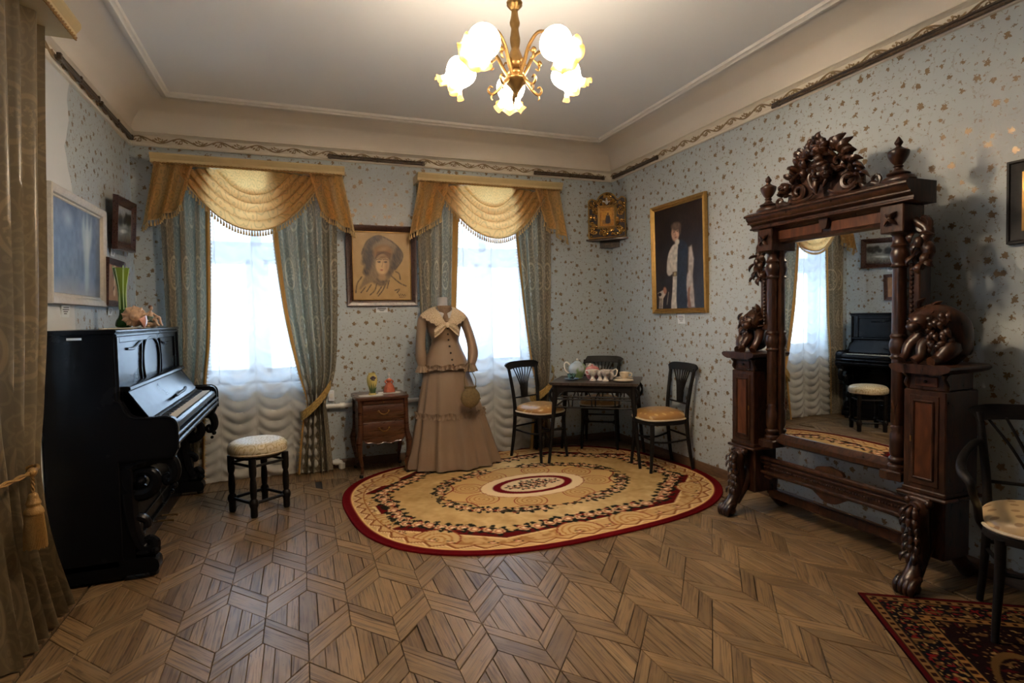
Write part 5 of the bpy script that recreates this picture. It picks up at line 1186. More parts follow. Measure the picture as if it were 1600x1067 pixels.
# ------------------------------------------------------------------ bentwood chairs
def satin(name, c, pc):
    return cloth(name, c, (.3, .2, .1), .01, sprigs, pc, .38, .5)
M['seat_gold'] = satin('gold_satin_seat', (.40, .205, .062), (.58, .38, .16)); M['seat_pale'] = satin('pale_gold_seat', (.58, .40, .20), (.34, .20, .09))
M['piping'] = plain('cream_piping', (.58, .48, .34), .7, var=.1)
def chair(label, loc, rz, cushion, arms=False, group='black bentwood chairs at the tea table'):
    t = thing('armchair' if arms else 'dining_chair', label, 'armchair' if arms else 'chair', loc, rz, None if arms else group)
    W_ = .215 if not arms else .25; K = 'black_wood'
    def seat_poly(a, k=56): return [(x*(1.0 - .10*(y/a if y > 0 else 0)), y) for x, y in superell(W_*a/.215*1.0 if False else W_*a, .215*a, 3.0, k)]
    sp = seat_poly(1.0); mb = MB(); mb.disc(sp, .415, .452, .008); mb.build('seat_frame', M[K], t, 40)
    mb = MB(); q = seat_poly(1.0); mb.tube([(x*1.0, y*1.0, .460) for x, y in q+[q[0]]], .008, 6); mb.build('seat_piping', M['piping'], t)
    def cush(u, v):
        th = 2*PI*u; i = int(u*56) % 56; x, y = sp[i]; r = math.sin(v*PI/2)**.62; return (x*.98*r if v < 1 else x*.98, y*.98*r if v < 1 else y*.98, .458 + .080*math.cos(v*PI/2)**.7)
    mb = MB(); mb.grid(cush, 56, 12, True); mb.uv = {i: (v[0], v[1]+v[2]) for i, v in enumerate(mb.v)}; mb.build('cushion', M[cushion], t, 70)
    for s_ in (-1, 1):
        mb = MB(); mb.tube(cat([(s_*(W_-.03), -.185, 0), (s_*(W_-.035), -.175, .10), (s_*(W_-.045), -.160, .30), (s_*(W_-.045), -.160, .43)], 4), [.013, .015, .019, .020], 10); mb.build('leg', M[K], t)
        mb = MB(); mb.tube(cat([(s_*(W_-.035), .235, 0), (s_*(W_-.045), .205, .20), (s_*(W_-.05), .185, .43), (s_*(W_-.045), .195, .60), (s_*(W_-.03), .225, .80), (s_*(W_-.02), .245, .90)], 4), [.014, .017, .019, .018, .016, .015], 10); mb.build('leg', M[K], t)
    zc, zt = .868, .938                       # crest rail, bowed back
    def crest(u, v, d):
        a = 2*u-1; w_ = lerp(W_-.018, W_+.022, v); z = lerp(zc + .012*(1-abs(a)**3) - .006, zt - .030*abs(a)**8 + .004*(1-a*a), v)
        return (a*w_, lerp(.232, .247, v) + .030*(1-a*a) + d, z)
    mb = MB(); mb.grid(lambda u, v: crest(u, v, -.009), 24, 6); mb.grid(lambda u, v: crest(u, v, .009), 24, 6)
    n, m = 25, 7; o = n*m
    rim = [i for i in range(n)] + [j*n+n-1 for j in range(1, m)] + [(m-1)*n+i for i in range(n-2, -1, -1)] + [j*n for j in range(m-2, 0, -1)]
    for i in range(len(rim)): a_, b_ = rim[i], rim[(i+1) % len(rim)]; mb.f.append((a_, b_, b_+o, a_+o))
    mb.build('crest_rail', M[K], t, 40)
    mb = MB(); mb.tube(cat([(-W_+.05, .195, .585), (0, .215, .580), (W_-.05, .195, .585)], 6), .010, 8, .8); mb.build('back_rail', M[K], t)
    if not arms:
        for k in range(7):
            a = (k-3)/3; mb = MB(); w0 = .0075
            mb.tube(cat([(a*.036, .213, .585), (a*.042, .216, .66), (a*.070, .229, .76), (a*.130, .252 - .014*abs(a), .878)], 5), [.0095, .0095, .0085, .0075], 6, .6); mb.build('slat', M[K], t)
        mb = MB(); mb.prism(cat([(-.046, .58), (-.044, .63), (-.05, .68), (-.03, .70), (0, .69), (.03, .70), (.05, .68), (.044, .63), (.046, .58)], 3), 'y', .209, .219, M=rot('X', -6, (0, .213, .58))); mb.build('palmette', M[K], t)
    else:
        for s_ in (-1, 1):
            for a, b_ in ((.20, .035), (.13, .020), (.06, .008)):
                mb = MB(); mb.tube(cat([(s_*a, .246, .88), (s_*lerp(a, b_, .55), .228, .74), (s_*b_, .214, .59)], 5), [.010, .011, .010], 6, .6); mb.build('slat', M[K], t)
    for y, hw_ in ((-.16, W_-.05), (.195, W_-.05)):
        mb = MB(); mb.tube([(-hw_, y, .285 if y < 0 else .30), (hw_, y, .285 if y < 0 else .30)], .009, 7); mb.build('stretcher', M[K], t)
    for s_ in (-1, 1):
        mb = MB(); mb.tube(cat([(s_*(W_-.045), -.165, .27), (s_*(W_-.085), .02, .245), (s_*(W_-.05), .20, .27)], 6), .009, 7); mb.build('stretcher', M[K], t)
    if arms:
        for s_ in (-1, 1):
            mb = MB(); mb.tube(cat([(s_*(W_-.035), .222, .765), (s_*(W_+.0), .19, .76), (s_*(W_+.045), .12, .715), (s_*(W_+.07), .0, .69), (s_*(W_+.075), -.13, .68), (s_*(W_+.06), -.19, .66), (s_*(W_+.045), -.165, .60), (s_*(W_+.022), -.09, .54), (s_*(W_+.01), -.05, .47), (s_*(W_-.01), -.03, .43)], 6), [.015, .017, .018, .020, .021, .018, .015, .016, .016, .014], 10); mb.build('arm', M[K], t)
    return t
def face(dx_, dy_): return math.atan2(dx_, -dy_)      # rz so that local -y points along (dx, dy)
chair('black bentwood chair with gold satin seat left of the tea table', (2.205, 5.085, .012), face(.385, -.92), 'seat_gold')
chair('black bentwood chair pushed in behind the tea table in the corner', (2.975, 5.245, .012), face(-.56, -.83), 'seat_gold')
chair('black bentwood chair with gold satin seat right of the tea table', (3.035, 4.29, .012), face(-.985, .10), 'seat_gold')
chair('black armchair with pale gold seat cut off by the right edge', (2.946, 1.37, .010), face(-.80, -.60), 'seat_pale', True)
# ------------------------------------------------------------------ tea table
TX, TY, TA, TZ = 2.69, 4.80, math.radians(-37), .778
tt = thing('tea_table', 'small dark art nouveau tea table set for tea in the corner', 'table', (TX, TY, .012), TA); TZ_ = TZ-.012
M['table_top'] = wood('table_top_wood', (.025, .016, .011), (.06, .04, .028), .35, (20, 4, 4), .1)
K = M['black_wood']; hx, hy = .385, .285
mb = MB(); mb.prism([(-hx-.018, TZ_-.024), (-hx-.018, TZ_-.018), (-hx-.03, TZ_-.010), (-hx-.024, TZ_), (hx+.024, TZ_), (hx+.03, TZ_-.010), (hx+.018, TZ_-.018), (hx+.018, TZ_-.024)], 'y', -hy-.02, hy+.02); mb.build('top', M['table_top'], tt, 20)
for s_ in (-1, 1):
    arch = cat([(-hx+.05, TZ_-.14), (-hx+.075, TZ_-.105), (-hx+.13, TZ_-.082), (0, TZ_-.080), (hx-.13, TZ_-.082), (hx-.075, TZ_-.105), (hx-.05, TZ_-.14)], 5)
    mb = MB(); mb.prism(arch + [(hx-.02, TZ_-.14), (hx-.02, TZ_-.024), (-hx+.02, TZ_-.024), (-hx+.02, TZ_-.14)], 'y', s_*(hy-.02)-.009, s_*(hy-.02)+.009); mb.build('apron', K, tt, 30)
    mb = MB(); mb.prism([(y*(hy-.02)/(hx-.02), z) for y, z in arch + [(hx-.02, TZ_-.14), (hx-.02, TZ_-.024), (-hx+.02, TZ_-.024), (-hx+.02, TZ_-.14)]], 'x', s_*(hx-.02)-.009, s_*(hx-.02)+.009); mb.build('apron', K, tt, 30)
for sx in (-1, 1):
    for sy in (-1, 1):
        x, y = sx*(hx-.02), sy*(hy-.02); mb = MB()
        mb.tube(cat([(x, y, TZ_-.024), (x, y, TZ_-.16), (x+sx*.012, y+sy*.01, TZ_-.30), (x+sx*.035, y+sy*.03, .20), (x+sx*.055, y+sy*.05, 0)], 4), [.026, .026, .020, .016, .014], 8); lg = mb.build('leg', K, tt)
        mb = MB(); mb.tube([(q[0], y-sy*0, q[2]) for q in [(x+sx*(.015+.030*math.sin(a*PI)), 0, TZ_-.045-.15*a) for a in [i/10 for i in range(11)]]], [.010, .014, .010, .016, .008], 7); mb.ell((x+sx*.042, y, TZ_-.085), .012); mb.ell((x+sx*.038, y, TZ_-.165), .010); mb.build('carved_bracket', K, lg)
for z, ins in ((TZ_-.135, .0), (TZ_-.158, .0), (TZ_-.235, .012)):
    for s_ in (-1, 1):
        mb = MB(); mb.tube([(-hx+.02-ins, s_*(hy-.02), z), (hx-.02+ins, s_*(hy-.02), z)], .0085, 6); mb.build('rail', K, tt)
        mb = MB(); mb.tube([(s_*(hx-.02), -hy+.02-ins, z), (s_*(hx-.02), hy-.02+ins, z)], .0085, 6); mb.build('rail', K, tt)
for s_ in (-1, 1):
    for cx in (-.215, 0, .215):
        for q in (-1, 1):
            mb = MB(); mb.tube([(cx+q*.050, s_*(hy-.02), TZ_-.080), (cx+q*.020, s_*(hy-.02), TZ_-.15), (cx+q*.016, s_*(hy-.02), TZ_-.235)], .009, 6, .7); mb.build('fret_slat', K, tt)
# ------------------------------------------------------------------ tea set
def china(name, c1, c2, sc=30, th=.55):
    g = G(name); k = g.ss(g.noise(g.coord(), sc, 2), th, th+.06); g.set(Base_Color=g.mix(k, c1, c2), Roughness=.15, Specular_IOR_Level=.6); return g.m
Mch = china('floral_china', (.70, .62, .55), (.50, .20, .12), 60, .60); Mcream = china('cream_china', (.72, .60, .44), (.66, .52, .36), 40); Mteal = china('teal_black_china', (.03, .05, .05), (.12, .24, .20), 40, .45); Mblue = china('grey_blue_saucer', (.34, .40, .46), (.20, .30, .48), 30, .5)
g = G('painted_teapot'); z_ = g.sep(g.coord()); nn = g.noise(g.coord(), 9, 2); g.set(Base_Color=g.mix(g.ss(nn, .45, .6), (.46, .52, .56), (.20, .30, .12)), Roughness=.12, Specular_IOR_Level=.7); Mpot = g.m
Mpink = china('pink_glaze', (.62, .22, .20), (.70, .32, .30), 20); Mwh = plain('white_china', (.76, .72, .64), .15, var=.04)
def on_table(lx, ly): c, s = math.cos(TA), math.sin(TA); return (TX+lx*c-ly*s, TY+lx*s+ly*c, TZ)
def lath(nm, prof, mat, parent, n=28, mod=None, c=(0, 0, 0)): mb = MB(); mb.lathe(cat(prof, 4), c, n, mod=mod); return mb.build(nm, mat, parent, 60)
def handle(parent, mat, pts, r, nm='handle'): mb = MB(); mb.tube(cat(pts, 6), r, 8); return mb.build(nm, mat, parent, 60)
def cup(label, lx, ly, rz, mat, dz=0, foot=False, s=1.0):
    p = on_table(lx, ly); t = thing('teacup', label, 'cup', (p[0], p[1], p[2]+dz), rz, 'teacups on the tea table'); t.scale = (s, s, s)
    if foot:
        lath('foot', [(0, 0), (.026, 0), (.026, .006), (.018, .018), (.014, .032), (.016, .040)], mat, t); z = .038
    else: z = 0
    lath('bowl', [(.0, z), (.016, z+.001), (.022, z+.006), (.036, z+.026), (.041, z+.048), (.043, z+.053), (.040, z+.052), (.034, z+.028), (.016, z+.008), (0, z+.007)], mat, t)
    handle(t, Mwh if foot else mat, [(.038, 0, z+.044), (.056, 0, z+.046), (.062, 0, z+.030), (.050, 0, z+.014), (.030, 0, z+.014)], .004)
def saucer(label, lx, ly, mat, r=.068, name='saucer'):
    p = on_table(lx, ly); t = thing(name, label, 'plate' if name == 'plate' else 'saucer', p)
    lath('dish', [(0, .003), (.03, .003), (.034, 0), (.038, .003), (r*.8, .008), (r, .016), (r*.97, .018), (r*.7, .011), (0, .007)], mat, t, 36)
p = on_table(-.215, .13); tp_ = thing('teapot', 'pearly green teapot with white handle on the tea table', 'teapot', p, TA)
lath('body', [(0, 0), (.050, 0), (.055, .008), (.072, .035), (.088, .075), (.086, .110), (.066, .140), (.040, .152)], Mpot, tp_, 36)
ld = lath('lid', [(.044, .150), (.040, .158), (.020, .168), (.006, .172), (0, .173)], Mpot, tp_); lath('knob', [(.005, .170), (.010, .180), (.008, .190), (0, .194)], Mwh, ld, 14)
handle(tp_, Mwh, [(-.070, 0, .125), (-.105, 0, .155), (-.130, 0, .135), (-.125, 0, .085), (-.095, 0, .050), (-.075, 0, .040)], .008)
mb = MB(); mb.tube(cat([(.075, 0, .055), (.105, 0, .075), (.118, 0, .120), (.140, 0, .145)], 5), [.024, .018, .013, .011], 10); mb.build('spout', Mwh, tp_, 60)
saucer('grey blue saucer under the dark teal cup', -.235, -.085, Mblue, .075); cup('dark teal and pink cup on the grey blue saucer', -.235, -.085, TA+2.2, Mteal, .009)
p = on_table(-.055, .06); t = thing('sugar_bowl', 'round pink sugar bowl behind the pedestal cups', 'bowl', p); t.scale = (1.2, 1.2, 1.2); lath('body', [(0, 0), (.035, 0), (.04, .006), (.056, .035), (.060, .065)], Mpink, t); lath('lid', [(.060, .065), (.052, .09), (.028, .105), (.008, .110), (.01, .118), (0, .122)], Mpink, t)
cup('pedestal cup with white handle to the left, in front of the pink bowl', -.03, -.09, TA+PI, Mch, 0, True, 1.15); cup('pedestal cup in the middle of the row, half behind its neighbours', .035, -.055, TA+1.4, Mch, 0, True, 1.05); cup('pedestal cup on the right of the row, before the creamer', .095, -.115, TA+1.8, Mch, 0, True, 1.15)
p = on_table(.115, .00); t = thing('creamer', 'white creamer jug with tall looped handle behind the right pedestal cup', 'jug', p, TA); lath('body', [(0, 0), (.03, 0), (.042, .02), (.046, .05), (.036, .08), (.040, .095), (.036, .094), (.030, .08)], Mch, t); handle(t, Mwh, [(.036, 0, .085), (.062, 0, .105), (.078, 0, .085), (.066, 0, .045), (.042, 0, .03)], .0055)
mb = MB(); mb.tube([(-.03, 0, .08), (-.052, 0, .098)], [.016, .009], 8); mb.build('spout', Mch, t)
saucer('cream saucer with a cup at the right end of the tea table', .255, .045, Mcream, .085); cup('cream teacup on the saucer at the right end of the tea table', .255, .045, TA+.2, Mcream, .009, False, 1.15)
saucer('empty cream plate at the front right of the tea table', .265, -.145, Mcream, .095, 'plate')
# ------------------------------------------------------------------ carved standing mirror
mr = thing('standing_mirror', 'huge carved dark walnut standing mirror with urns and side cabinets', 'mirror', (3.0, 2.475, 0), math.radians(-89))
Wn, Wp = M['walnut'], M['walnut_panel']
def mp(name, mb, mat=Wn, parent=None, sm=35): return mb.build(name, mat, parent or mr, sm)
R2 = random.Random(31)
def leaf(mb, pts, w_, sq=.45, n=7, k=5): mb.tube(cat(pts, k), [w_*.35, w_*.9, w_, w_*.7, w_*.15], n, sq)
def scroll(mb, c, r0, r1, a0, turns, y, w_, n=20): mb.tube(spiral(c, r0, r1, a0, turns, n, 'xz', y), [w_, w_*.85, w_*.5], 7)
for s in (-1, 1):
    cx = s*.60
    b = MB(); b.box(cx-.10, cx+.10, -.125, .125, .50, 1.00, .005); bod = mp('cabinet_body', b)
    b = MB(); b.box(cx-.070, cx+.070, -.131, -.122, .525, .975, .003); dr = mp('cabinet_door', b, Wn, bod)
    b = MB(); b.box(cx-.040, cx+.040, -.1325, -.128, .565, .94, .001); mp('door_panel', b, Wp, bod)
    b = MB()
    for x0, x1, z0, z1 in ((cx-.052, cx-.040, .553, .952), (cx+.040, cx+.052, .553, .952), (cx-.052, cx+.052, .553, .565), (cx-.052, cx+.052, .94, .952)): b.box(x0, x1, -.139, -.128, z0, z1, .004)
    mp('panel_moulding', b, Wn, bod)
    b = MB(); b.box(cx-s*.060-.004, cx-s*.060+.004, -.1335, -.130, .735, .765, .001); mp('keyhole_plate', b, M['brass'], bod)
    b = MB(); b.box(cx-.085, cx+.085, -.110, .11, 1.00, 1.085, .004); bl = mp('drawer_block', b)
    b = MB(); b.box(cx-.055, cx+.055, -.116, -.108, 1.018, 1.068, .003); d_ = mp('drawer', b, Wp, bl); b = MB(); b.ell((cx, -.120, 1.043), .008); mp('knob', b, Wn, bl)
    b = MB()
    for q in (-1, 1): b.tube(cat([(cx+q*.088, -.10, 1.005), (cx+q*.094, -.112, 1.03), (cx+q*.086, -.116, 1.06), (cx+q*.095, -.125, 1.085)], 4), [.010, .014, .010, .016], 7)
    mp('corner_scrolls', b, Wn, bl)
    b = MB(); b.prism([(cx-.095, 1.085), (cx-.135, 1.100), (cx-.145, 1.112), (cx-.145, 1.122), (cx-.13, 1.13), (cx+.13, 1.13), (cx+.145, 1.122), (cx+.145, 1.112), (cx+.135, 1.10), (cx+.095, 1.085)], 'y', -.175, .145); mp('cabinet_top', b)
    b = MB(); b.box(cx-.105, cx+.105, -.13, .13, .478, .505, .006); b.box(cx-.122, cx+.122, -.15, .14, .462, .480, .006); mp('base_moulding', b)
    b = MB(); b.box(cx-.085, cx+.085, -.10, .10, .16, .465, .008); mp('pedestal_block', b)
    # lion paw foot in front
    b = MB(); b.tube(cat([(cx, -.13, .44), (cx+s*.004, -.165, .40), (cx+s*.006, -.17, .33), (cx+s*.008, -.15, .25), (cx+s*.010, -.165, .17), (cx+s*.012, -.205, .10), (cx+s*.012, -.235, .06), (cx+s*.012, -.245, .04)], 5), [.040, .052, .050, .044, .040, .040, .046, .040], 12, 1.0)
    b.tube(cat([(cx, -.06, .30), (cx, -.11, .22), (cx, -.15, .15), (cx, -.19, .09)], 4), [.05, .045, .035, .03], 10)
    ft = mp('lion_foot', b, sm=60)
    b = MB()
    for q in (-1.5, -.5, .5, 1.5):
        a = cx + s*.012 + q*.024; b.tube(cat([(a, -.215, .085), (a, -.255, .072), (a, -.280, .045), (a, -.283, .02), (a, -.275, .004)], 4), [.015, .018, .018, .014, .008], 8)
    b.ell((cx+s*.012, -.235, .035), (.052, .045, .035)); mp('paw', b, Wn, ft, 60)
    b = MB()
    for k in range(6):
        z = .41-.045*k; y = -.222 + (.018 if k in (2, 3, 4) else 0)
        for q in (-1, 0, 1): leaf(b, [(cx+q*.018, y+.01, z+.02), (cx+q*.032, y-.012, z), (cx+q*.036, y-.014, z-.022), (cx+q*.030, y-.020, z-.035)], .013, .6, 6, 3)
    scroll(b, (cx, .425), .034, .008, 200, 1.1, -.205, .014); b.tube([(cx-.052, -.15, .452), (cx+.052, -.15, .452)], .020, 8)
    for q in (-1, 1): b.ell((cx+q*.048, -.155, .445), (.018, .024, .022))
    mp('acanthus', b, Wn, ft, 50)
    b = MB(); b.tube(cat([(cx, .09, .30), (cx, .13, .22), (cx, .14, .14), (cx, .19, .07), (cx, .24, .03)], 5), [.05, .05, .04, .035, .04], 10); b.ell((cx, .245, .03), (.045, .045, .03)); mp('rear_foot', b, sm=60)
    # column
    c2 = s*.418
    b = MB(); b.lathe(cat([(.046, .545), (.046, .575), (.034, .583), (.042, .598), (.042, .612), (.032, .622)], 3), (c2, -.045, 0), 18)
    b.lathe([(.030, .62), (.038, .64), (.038, .74), (.030, .76), (.036, .775), (.030, .79)], (c2, -.045, 0), 18)
    b.lathe([(.031, .79), (.034, .80), (.033, 1.14)], (c2, -.045, 0), 18, mod=lambda a, q: 1+.035*math.cos(12*a))
    b.lathe(cat([(.033, 1.14), (.042, 1.152), (.034, 1.165), (.042, 1.19), (.044, 1.22), (.036, 1.25), (.042, 1.262), (.034, 1.275)], 2), (c2, -.045, 0), 18)
    b.lathe([(.034, 1.275), (.032, 1.62)], (c2, -.045, 0), 18, mod=lambda a, q: 1+.035*math.cos(12*a))
    b.lathe(cat([(.033, 1.62), (.042, 1.63), (.035, 1.642), (.040, 1.66), (.045, 1.69), (.036, 1.72), (.044, 1.735), (.034, 1.75), (.034, 1.785), (.046, 1.80)], 2), (c2, -.045, 0), 18)
    mp('column', b, sm=45)
    b = MB(); b.box(c2-.058, c2+.058, -.105, .04, .50, .55, .006); b.prism([(c2-.058, -.105), (c2, -.128), (c2+.058, -.105)], 'z', .505, .545); mp('corner_block', b)
    b = MB(); b.box(s*.365, s*.405, -.03, .03, .58, 1.86, .006); mp('stile', b)
    b = MB(); b.box(c2-.062, c2+.062, -.115, .05, 1.80, 1.945, .005); bb = mp('entablature_block', b)
    b = MB()
    for k in range(4): a = PI/4+k*PI/2; leaf(b, [(c2, -.122, 1.872), (c2+.02*math.cos(a), -.132, 1.872+.02*math.sin(a)), (c2+.046*math.cos(a), -.120, 1.872+.046*math.sin(a))], .016, .5, 6, 4)
    b.ell((c2, -.130, 1.872), .011); mp('rosette', b, Wn, bb, 60)
    # side pilaster with beads and carved cap
    px = s*.492
    b = MB(); b.box(px-.028, px+.028, -.045, .045, 1.30, 1.64, .005); b.box(px-.020, px+.034*1.0, -.05, .02, 1.28, 1.32, .005); pl = mp('side_pilaster', b)
    b = MB()
    for k in range(14): b.ell((px-s*.010, -.049, 1.325+.0235*k), .0105, 8, 5)
    tag(mp('beading', b, Wn, pl), None, kind='stuff')
    b = MB(); scroll(b, (px+s*.028, 1.825), .040, .010, 90, s*-1.25, -.03, .018); scroll(b, (px+s*.030, 1.66), .045, .010, 60, s*1.2, -.03, .018)
    b.tube(cat([(px-s*.01, -.03, 1.86), (px+s*.055, -.03, 1.80), (px+s*.035, -.035, 1.74), (px+s*.065, -.035, 1.69), (px+s*.02, -.03, 1.61)], 5), [.022, .026, .034, .028, .018], 8)
    for k, (dx_, z, a, L) in enumerate(((.05, 1.79, -20, .06), (.075, 1.74, -60, .07), (.06, 1.69, -80, .07), (.02, 1.75, -110, .07), (-.005, 1.80, -100, .06), (.03, 1.64, -90, .06), (.0, 1.68, -120, .06), (.07, 1.65, -50, .05))):
        r_ = math.radians(a); x, zz = px+s*dx_, z; leaf(b, [(x, -.045, zz), (x+s*L*.5*math.cos(r_), -.075, zz+L*.5*math.sin(r_)), (x+s*L*math.cos(r_), -.060, zz+L*math.sin(r_))], .020, .55, 7, 4)
    b.ell((px+s*.035, -.07, 1.74), (.022, .022, .030)); mp('carved_bracket', b, Wn, pl, 50)
    # crouching beast on the cabinet
    fx = s*.585; b = MB()
    b.tube(cat([(fx+s*.02, .02, 1.15), (fx+s*.055, .02, 1.22), (fx+s*.05, .01, 1.31), (fx+s*.0, -.02, 1.36), (fx-s*.035, -.07, 1.35), (fx-s*.04, -.10, 1.31)], 6), [.055, .080, .085, .070, .055, .042], 14)
    b.ell((fx-s*.03, -.085, 1.335), (.052, .06, .052)); b.ell((fx-s*.035, -.135, 1.315), (.034, .032, .028))
    b.tube(cat([(fx+s*.02, -.05, 1.26), (fx-s*.01, -.10, 1.22), (fx+s*.0, -.135, 1.17), (fx-s*.015, -.16, 1.145)], 4), [.040, .030, .022, .024], 9); b.tube(cat([(fx-s*.05, -.04, 1.27), (fx-s*.085, -.08, 1.22), (fx-s*.085, -.115, 1.17), (fx-s*.09, -.14, 1.145)], 4), [.038, .030, .022, .024], 9)
    b.tube(cat([(fx+s*.06, -.01, 1.22), (fx+s*.085, -.06, 1.20), (fx+s*.06, -.10, 1.155), (fx+s*.05, -.14, 1.145)], 4), [.055, .045, .028, .024], 9)
    b.tube(cat([(fx+s*.03, .06, 1.2), (fx+s*.10, .06, 1.19), (fx+s*.115, .03, 1.26), (fx+s*.09, .02, 1.31)], 5), [.022, .020, .016, .012], 8)
    for k in range(9): a = k*.7; leaf(b, [(fx-s*.03+.035*math.cos(a), -.075, 1.345+.035*math.sin(a)), (fx-s*.03+.058*math.cos(a), -.07, 1.345+.058*math.sin(a)), (fx-s*.03+.075*math.cos(a+.3), -.05, 1.34+.075*math.sin(a+.3))], .018, .7, 6, 3)
    for k in range(4): leaf(b, [(fx+s*.01, -.03+.02*k, 1.37-.01*k), (fx+s*.05, -.045+.02*k, 1.34-.03*k), (fx+s*.085, -.05+.03*k, 1.28-.03*k)], .020, .6, 6, 4)
    leaf(b, [(fx+s*.0, -.02, 1.38), (fx-s*.0, -.03, 1.42), (fx+s*.03, -.02, 1.44)], .024, .6); leaf(b, [(fx-s*.05, -.05, 1.38), (fx-s*.06, -.06, 1.43), (fx-s*.03, -.05, 1.46)], .022, .6)
    for k in range(26):
        a = R2.uniform(-.5, 1.25); z = R2.uniform(1.19, 1.38); x = fx+s*(.03+.075*math.sin(a)); y = -.005-.082*math.cos(a); d_ = R2.uniform(-.02, .02)
        leaf(b, [(x, y, z+.02), (x+s*.006+d_*.4, y-.018, z), (x+s*.012+d_, y-.012, z-.028)], R2.uniform(.012, .019), .6, 6, 3)
    for q in (-1, 1): b.ell((fx-s*.04+q*.020, -.135, 1.34), .009)
    mp('carved_beast', b, Wn, None, 60)
    # urn
    ux = s*.425; b = MB(); b.ell((ux, -.075, 2.07), (.088, .062, .032), 18, 8); b.lathe(cat([(.050, 2.098), (.054, 2.106), (.030, 2.118), (.018, 2.135), (.024, 2.142), (.018, 2.15), (.030, 2.165), (.046, 2.195), (.050, 2.215), (.046, 2.222), (.028, 2.232), (.012, 2.245), (.016, 2.255), (.020, 2.265), (.012, 2.28), (.005, 2.292), (0, 2.296)], 3), (ux, -.075, 0), 20); mp('urn', b, sm=50)
b = MB(); b.box(-.368, .368, -.012, -.004, .59, 1.865); glass = mp('mirror_glass', b, M['glass_mirror'], None, 0)
b = MB(); b.box(-.40, .40, -.004, .03, .56, 1.90, .004); mp('back_board', b)
b = MB(); b.prism([(-.035, .52), (-.06, .535), (-.06, .56), (-.035, .575), (-.02, .592), (.03, .592), (.03, .52)], 'x', -.37, .37); mp('bottom_rail', b)
b = MB(); b.prism([(.05, 1.845), (-.02, 1.845), (-.05, 1.855), (-.06, 1.875), (-.06, 1.925), (-.08, 1.945), (.05, 1.945)], 'x', -.36, .36); mp('frieze', b)
b = MB(); b.prism([(.06, 1.945), (-.10, 1.945), (-.115, 1.955), (-.115, 1.975), (-.135, 1.99), (-.16, 2.01), (-.17, 2.03), (-.17, 2.045), (-.15, 2.057), (.06, 2.057)], 'x', -.53, .53); cn = mp('cornice', b)
for y, z, r in ((-.119, 1.956, .007), (-.140, 1.993, .008), (-.172, 2.036, .009)):
    b = MB(); b.tube([(-.535, y, z), (.535, y, z)], r, 8); mp('cornice_bead', b, Wn, cn)
for s_ in (-1, 1):
    b = MB(); b.box(s_*.03, s_*.34, -.066, -.058, 1.868, 1.928, .003); mp('frieze_panel', b, Wp, cn)
b = MB(); b.prism([(-.03, 1.945), (-.022, 1.90), (-.012, 1.885), (.012, 1.885), (.022, 1.90), (.03, 1.945)], 'y', -.095, -.05); mp('keystone', b)
# stretcher between the pedestals
edge = cat([(-.50, .27), (-.44, .265), (-.40, .285), (-.15, .29), (-.10, .275), (-.05, .245), (0, .235), (.05, .245), (.10, .275), (.15, .29), (.40, .285), (.44, .265), (.50, .27)], 4)
b = MB(); b.prism(edge + [(.50, .40), (-.50, .40)], 'y', -.03, -.01); sb = mp('stretcher_panel', b)
b = MB()
for z, r in ((.405, .016), (.372, .008), (.305, .012)): b.tube([(-.515, -.035, z), (.515, -.035, z)], r, 8)
mp('stretcher_moulding', b, Wn, sb)
b = MB()
for k in range(58): b.ell((-.49+.98*k/57, -.036, .345), .0085, 6, 4)
tag(mp('bead_row', b, Wn, sb), None, kind='stuff')
b = MB(); b.prism(cat([(-.10, .42), (-.08, .445), (-.03, .455), (0, .462), (.03, .455), (.08, .445), (.10, .42)], 4), 'y', -.035, -.012); mp('shell_ornament', b, Wn, sb)
b = MB(); b.box(-.56, .56, .07, .10, .10, .16, .006); mp('rear_rail', b)
# crest: bouquet, mask, garlands and scrolls
b = MB(); R_ = random.Random(21)
outl = cat([(-.33, 2.055), (-.30, 2.09), (-.235, 2.10), (-.20, 2.17), (-.15, 2.26), (-.06, 2.31), (.04, 2.31), (.13, 2.25), (.19, 2.17), (.235, 2.10), (.30, 2.09), (.33, 2.055)], 5)
b.prism(outl, 'y', -.085, -.055); cr = mp('crest_board', b)
b = MB()
for s in (-1, 1):
    b.tube([(x, -.085, z) for x, z in cat([(s*.34, 2.065), (s*.30, 2.085), (s*.26, 2.075), (s*.235, 2.10), (s*.225, 2.16), (s*.19, 2.22), (s*.13, 2.275)], 5)], [.012, .020, .016, .022, .020, .016], 8)
    scroll(b, (s*.315, 2.10), .030, .008, 270, s*1.2, -.09, .011); scroll(b, (s*.165, 2.135), .062, .014, 90, s*-1.5, -.10, .020, 28); scroll(b, (s*.105, 2.255), .05, .012, 200, s*1.2, -.105, .018)
    b.tube([(x, -.115, z) for x, z in cat([(s*.05, 2.10), (s*.10, 2.075), (s*.17, 2.07), (s*.22, 2.09)], 6)], [.008, .012, .008], 6)
    for k in range(10):
        q = k/9; x, z = s*lerp(.09, .245, q), lerp(2.335, 2.155, q**1.2); a = math.radians(lerp(75, 5, q)+R_.uniform(-40, 30)); L = R_.uniform(.045, .095)
        leaf(b, [(x, -.10, z-.02), (x+s*L*.5*math.cos(a), -.135, z+L*.5*math.sin(a)), (x+s*L*math.cos(a-.5), -.115, z+L*math.sin(a-.4))], R_.uniform(.018, .034), .5, 7, 4)
        a2 = math.radians(R_.uniform(-60, 200)); leaf(b, [(x, -.12, z-.04), (x+.03*math.cos(a2), -.15, z-.04+.03*math.sin(a2)), (x+.055*math.cos(a2), -.13, z-.04+.055*math.sin(a2))], .018, .6, 6, 3)
tag(mp('crest_scrolls', b, Wn, cr, 50), None, kind='stuff')
b = MB()
